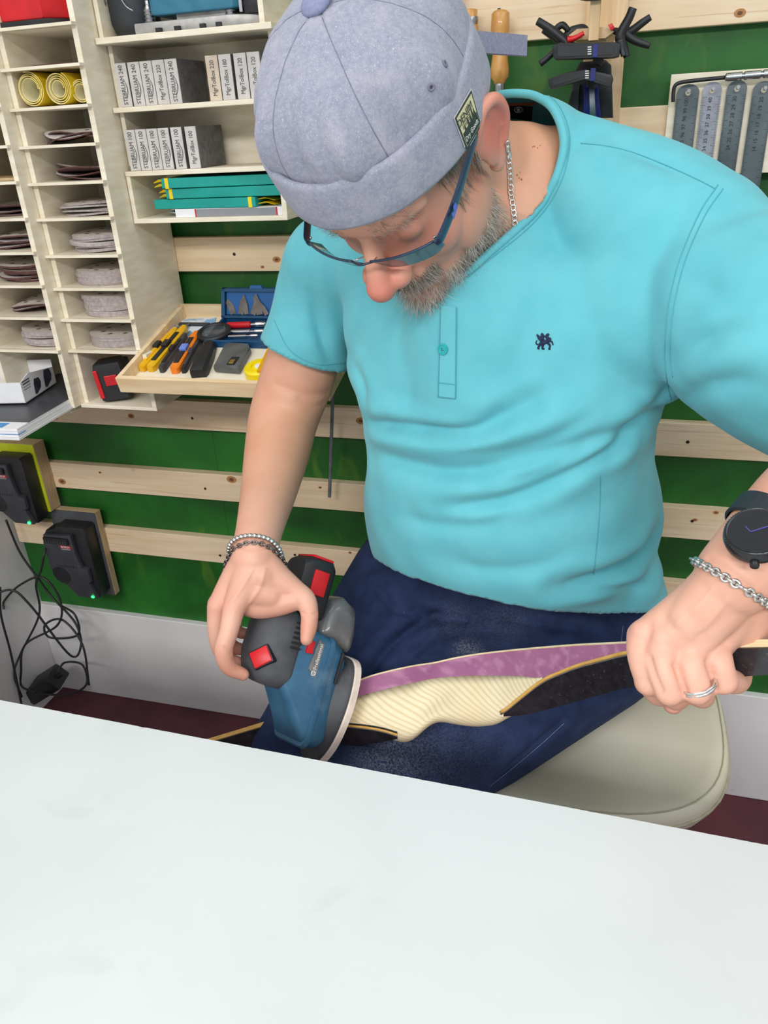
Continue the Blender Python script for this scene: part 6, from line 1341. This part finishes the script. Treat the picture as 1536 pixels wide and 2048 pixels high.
g = G(); o1 = HW(np.array([-.0775, .078, .0055])); g.prism([(0, 0), (.013, .0005), (.013, .006), (.008, .007), (.006, .003), (.002, .006)], o1+HRM[:, 0]*-.0040, -HRM[:, 1], HRM[:, 2], -HRM[:, 0]*.0004); g.make('temple_mark', mat('violet_mark', (98, 110, 200), .4, c2=(84, 96, 188), scale=40), gl_)

# --- jewellery and watch
SILV = mat('silver', (226, 224, 220), .25, 1.0, c2=(200, 198, 194), scale=60)
def link_ring(p, t, n_, L, W, r, g):
    s = np.cross(n_, t); g.tube([p+t*L*math.cos(a)+s*W*math.sin(a) for a in np.linspace(0, 2*np.pi, 12, endpoint=False)], r, 6, closed=True)
def resample(ln, step):
    d = np.r_[0, np.cumsum(np.linalg.norm(np.diff(ln, axis=0), axis=1))]; n = max(2, int(d[-1]/step)); s = np.linspace(0, d[-1], n+1); return np.stack([np.interp(s, d, ln[:, k]) for k in range(3)], 1)
ln = onsurf(SB, [(1012, 282), (1013, 305), (1017, 345), (1021, 395), (1026, 430), (1031, 470), (1030, 500)], .0022, 80)
ln = resample(ln, .0052); g = G()
for i in range(len(ln)-1):
    t = nrm(ln[i+1]-ln[i]); m = (ln[i]+ln[i+1])/2; n_ = nrm(np.array([0, 0, CAM_H])-m)
    if i in (12, 13): g.ell(m, (.0034, .0018, .0048), np.stack([np.cross(n_, t), n_, t], 1), 12, 8)
    else: link_ring(m, t, n_, .0034, .0024, .0009, g)
nk = g.make('necklace', SILV, person, True); nk['label'] = 'flat silver link necklace'
def ringon(c, axis, R, n=72, lift=0.0, e1=None):
    axis = nrm(axis); e1 = nrm(np.cross(axis, CD if e1 is None else e1)); e2 = np.cross(axis, e1); out = []
    for a in np.linspace(0, 2*np.pi, n, endpoint=False):
        d = e1*math.cos(a)+e2*math.sin(a); p, nn, i_, dd = SB.ray_cast(Vector(c+d*R), Vector(-d)); out.append((np.array(p) if p is not None and dd < R else c+d*R*.6)+d*lift)
    out = np.array(out)
    for _ in range(2): out = (np.roll(out, 1, 0)+out*2+np.roll(out, -1, 0))/4
    return out
def chain(c, axis, R, lift, step, kind, name, label, r=.0026):
    lp = ringon(c, axis, R, 90, lift); lp = np.vstack([lp, lp[:1]]); ln = resample(lp, step); g = G(); cc = ln.mean(0)
    for i in range(len(ln)-1):
        t = nrm(ln[i+1]-ln[i]); m = (ln[i]+ln[i+1])/2; n_ = nrm(m-cc); n_ = nrm(n_-t*(n_@t))
        if kind == 'bead': g.ell(m, r, None, 10, 8)
        elif kind == 'box':
            if i % 2: link_ring(m, t, n_, step*.78, r*.9, r*.42, g)
            else: link_ring(m, t, np.cross(t, n_), step*.78, r*.9, r*.42, g)
        else: link_ring(m, t, nrm(n_+t*0+np.cross(t, n_)*(.9 if i % 2 else -.9)), step*.75, r, r*.34, g)
    o = g.make(name, SILV if kind != 'link' else mat('dark_silver', (150, 148, 146), .3, 1.0, c2=(120, 118, 116), scale=60), person, True); o['label'] = label; return o
ax1 = nrm(P(507, 1125, .938)-P(516, 1075, .966))
chain(P(512, 1108, .950), ax1, .07, .0034, .0056, 'bead', 'bead_bracelet', 'polished silver bead bracelet on the right wrist', .0033)
chain(P(512, 1122, .947), nrm(ax1+CR*.05), .07, .0020, .0048, 'link', 'link_bracelet', 'dark silver link bracelet below the beads', .0026)
axL = nrm(P(1436, 1205, .606)-P(1512, 1098, .600))
chain(P(1466, 1168, .602), nrm(axL+CR*.02), .07, .0024, .0040, 'box', 'box_chain_bracelet', 'silver box chain bracelet on the left wrist', .0030)
fd = nrm(P(1398, 1380, .619)-P(1386, 1345, .614)); fc = P(1394, 1368, .6160); e1 = nrm(np.cross(fd, CF)); e2 = np.cross(fd, e1)
g = G(); cir = np.array([fc+(e1*math.cos(a)+e2*math.sin(a))*.0142 for a in np.linspace(0, 2*np.pi, 40, endpoint=False)])
g.tube(cir-fd*.0012, .0013, 8, closed=True); g.tube(cir+fd*.0012, .0013, 8, closed=True); g.make('wedding_ring', SILV, person, True)
# watch
WBLK = mat('watch_black', (28, 29, 32), .35, .3, c2=(38, 39, 42), scale=60, coat=.3); GLS = mat('watch_glass', (14, 14, 20), .08, c2=(20, 20, 30), scale=40, coat=.6)
fa = nrm(P(1590, 1012, .61)-P(1475, 1150, .60)); cx_ = P(1545, 1072, .606); wn = nrm(P(1508, 1062, .555)-P(1545, 1072, .606)); wn = nrm(wn-fa*(wn@fa)*.6); wn = nrm(wn-CD*.42)
wt = thing('wrist_watch', '', '', P(1512, 1068, .562)); del wt['label'], wt['category']; wt.parent = person; wt.location = WL[wt.name]-WL['person']; wt['label'] = 'round black smart watch on the left wrist'
wc = P(1514, 1072, .566)
G().lathe(wc-wn*.005, wn, [(0, .0200), (.002, .0226), (.006, .0232), (.009, .0226), (.0112, .0215), (.0118, .0205), (.0112, .0196)], 48).make('case', WBLK, wt, 35)
sc_ = G().lathe(wc+wn*.0058, wn, [(0, .0197), (.0006, .0195), (.0010, .0001)], 48).make('screen', GLS, wt, 50)
s1_ = nrm(CR-wn*(CR@wn)); s2_ = np.cross(wn, s1_); s2_ = s2_ if s2_@CD < 0 else -s2_
VIO = mat('violet_pixels', (74, 66, 140), .4, c2=(64, 56, 128), scale=60)
for a_, l_, w_ in ((.1, .013, .0005), (1.9, .006, .0004)):
    d = s1_*math.cos(a_)+s2_*math.sin(a_); G().prism([(0, -w_), (l_, -w_), (l_, w_), (0, w_)], wc+wn*.0069-s1_*.004, d, np.cross(wn, d), wn*.0002).make('clock_hand', VIO, sc_)
g = G()
for k in range(60):
    a_ = 2*math.pi*k/60; d = s1_*math.cos(a_)+s2_*math.sin(a_); g.cyl(wc+wn*.0056+d*.0205, wc+wn*.0060+d*.0222, .0003, .0003, 5)
g.make('bezel_ticks', CHAR, wt)
d = nrm(-s1_*.35-s2_*.94); G().lathe(wc-wn*.001+d*.0225, d, [(0, .0032), (.003, .0034), (.0042, .0030), (.0044, .001)], 16).make('crown_button', WBLK, wt, 40)
lp = ringon(P(1545, 1064, .606), fa, .08, 72, .0012); g = G(); lp2 = np.vstack([lp, lp[:1]])
rings_ = []
cc = lp.mean(0)
for i in range(len(lp)):
    n_ = nrm(lp[i]-cc); n_ = nrm(n_-fa*(n_@fa)); rings_.append(np.array([lp[i]+fa*a_*.010+n_*b_ for a_, b_ in ((-1, 0), (-.9, .0022), (.9, .0022), (1, 0))]))
g.loft(rings_, cap=False, closed=True); g.make('strap', mat('dark_rubber_strap', (34, 44, 50), .6, c2=(28, 36, 42), scale=60), wt, 40)
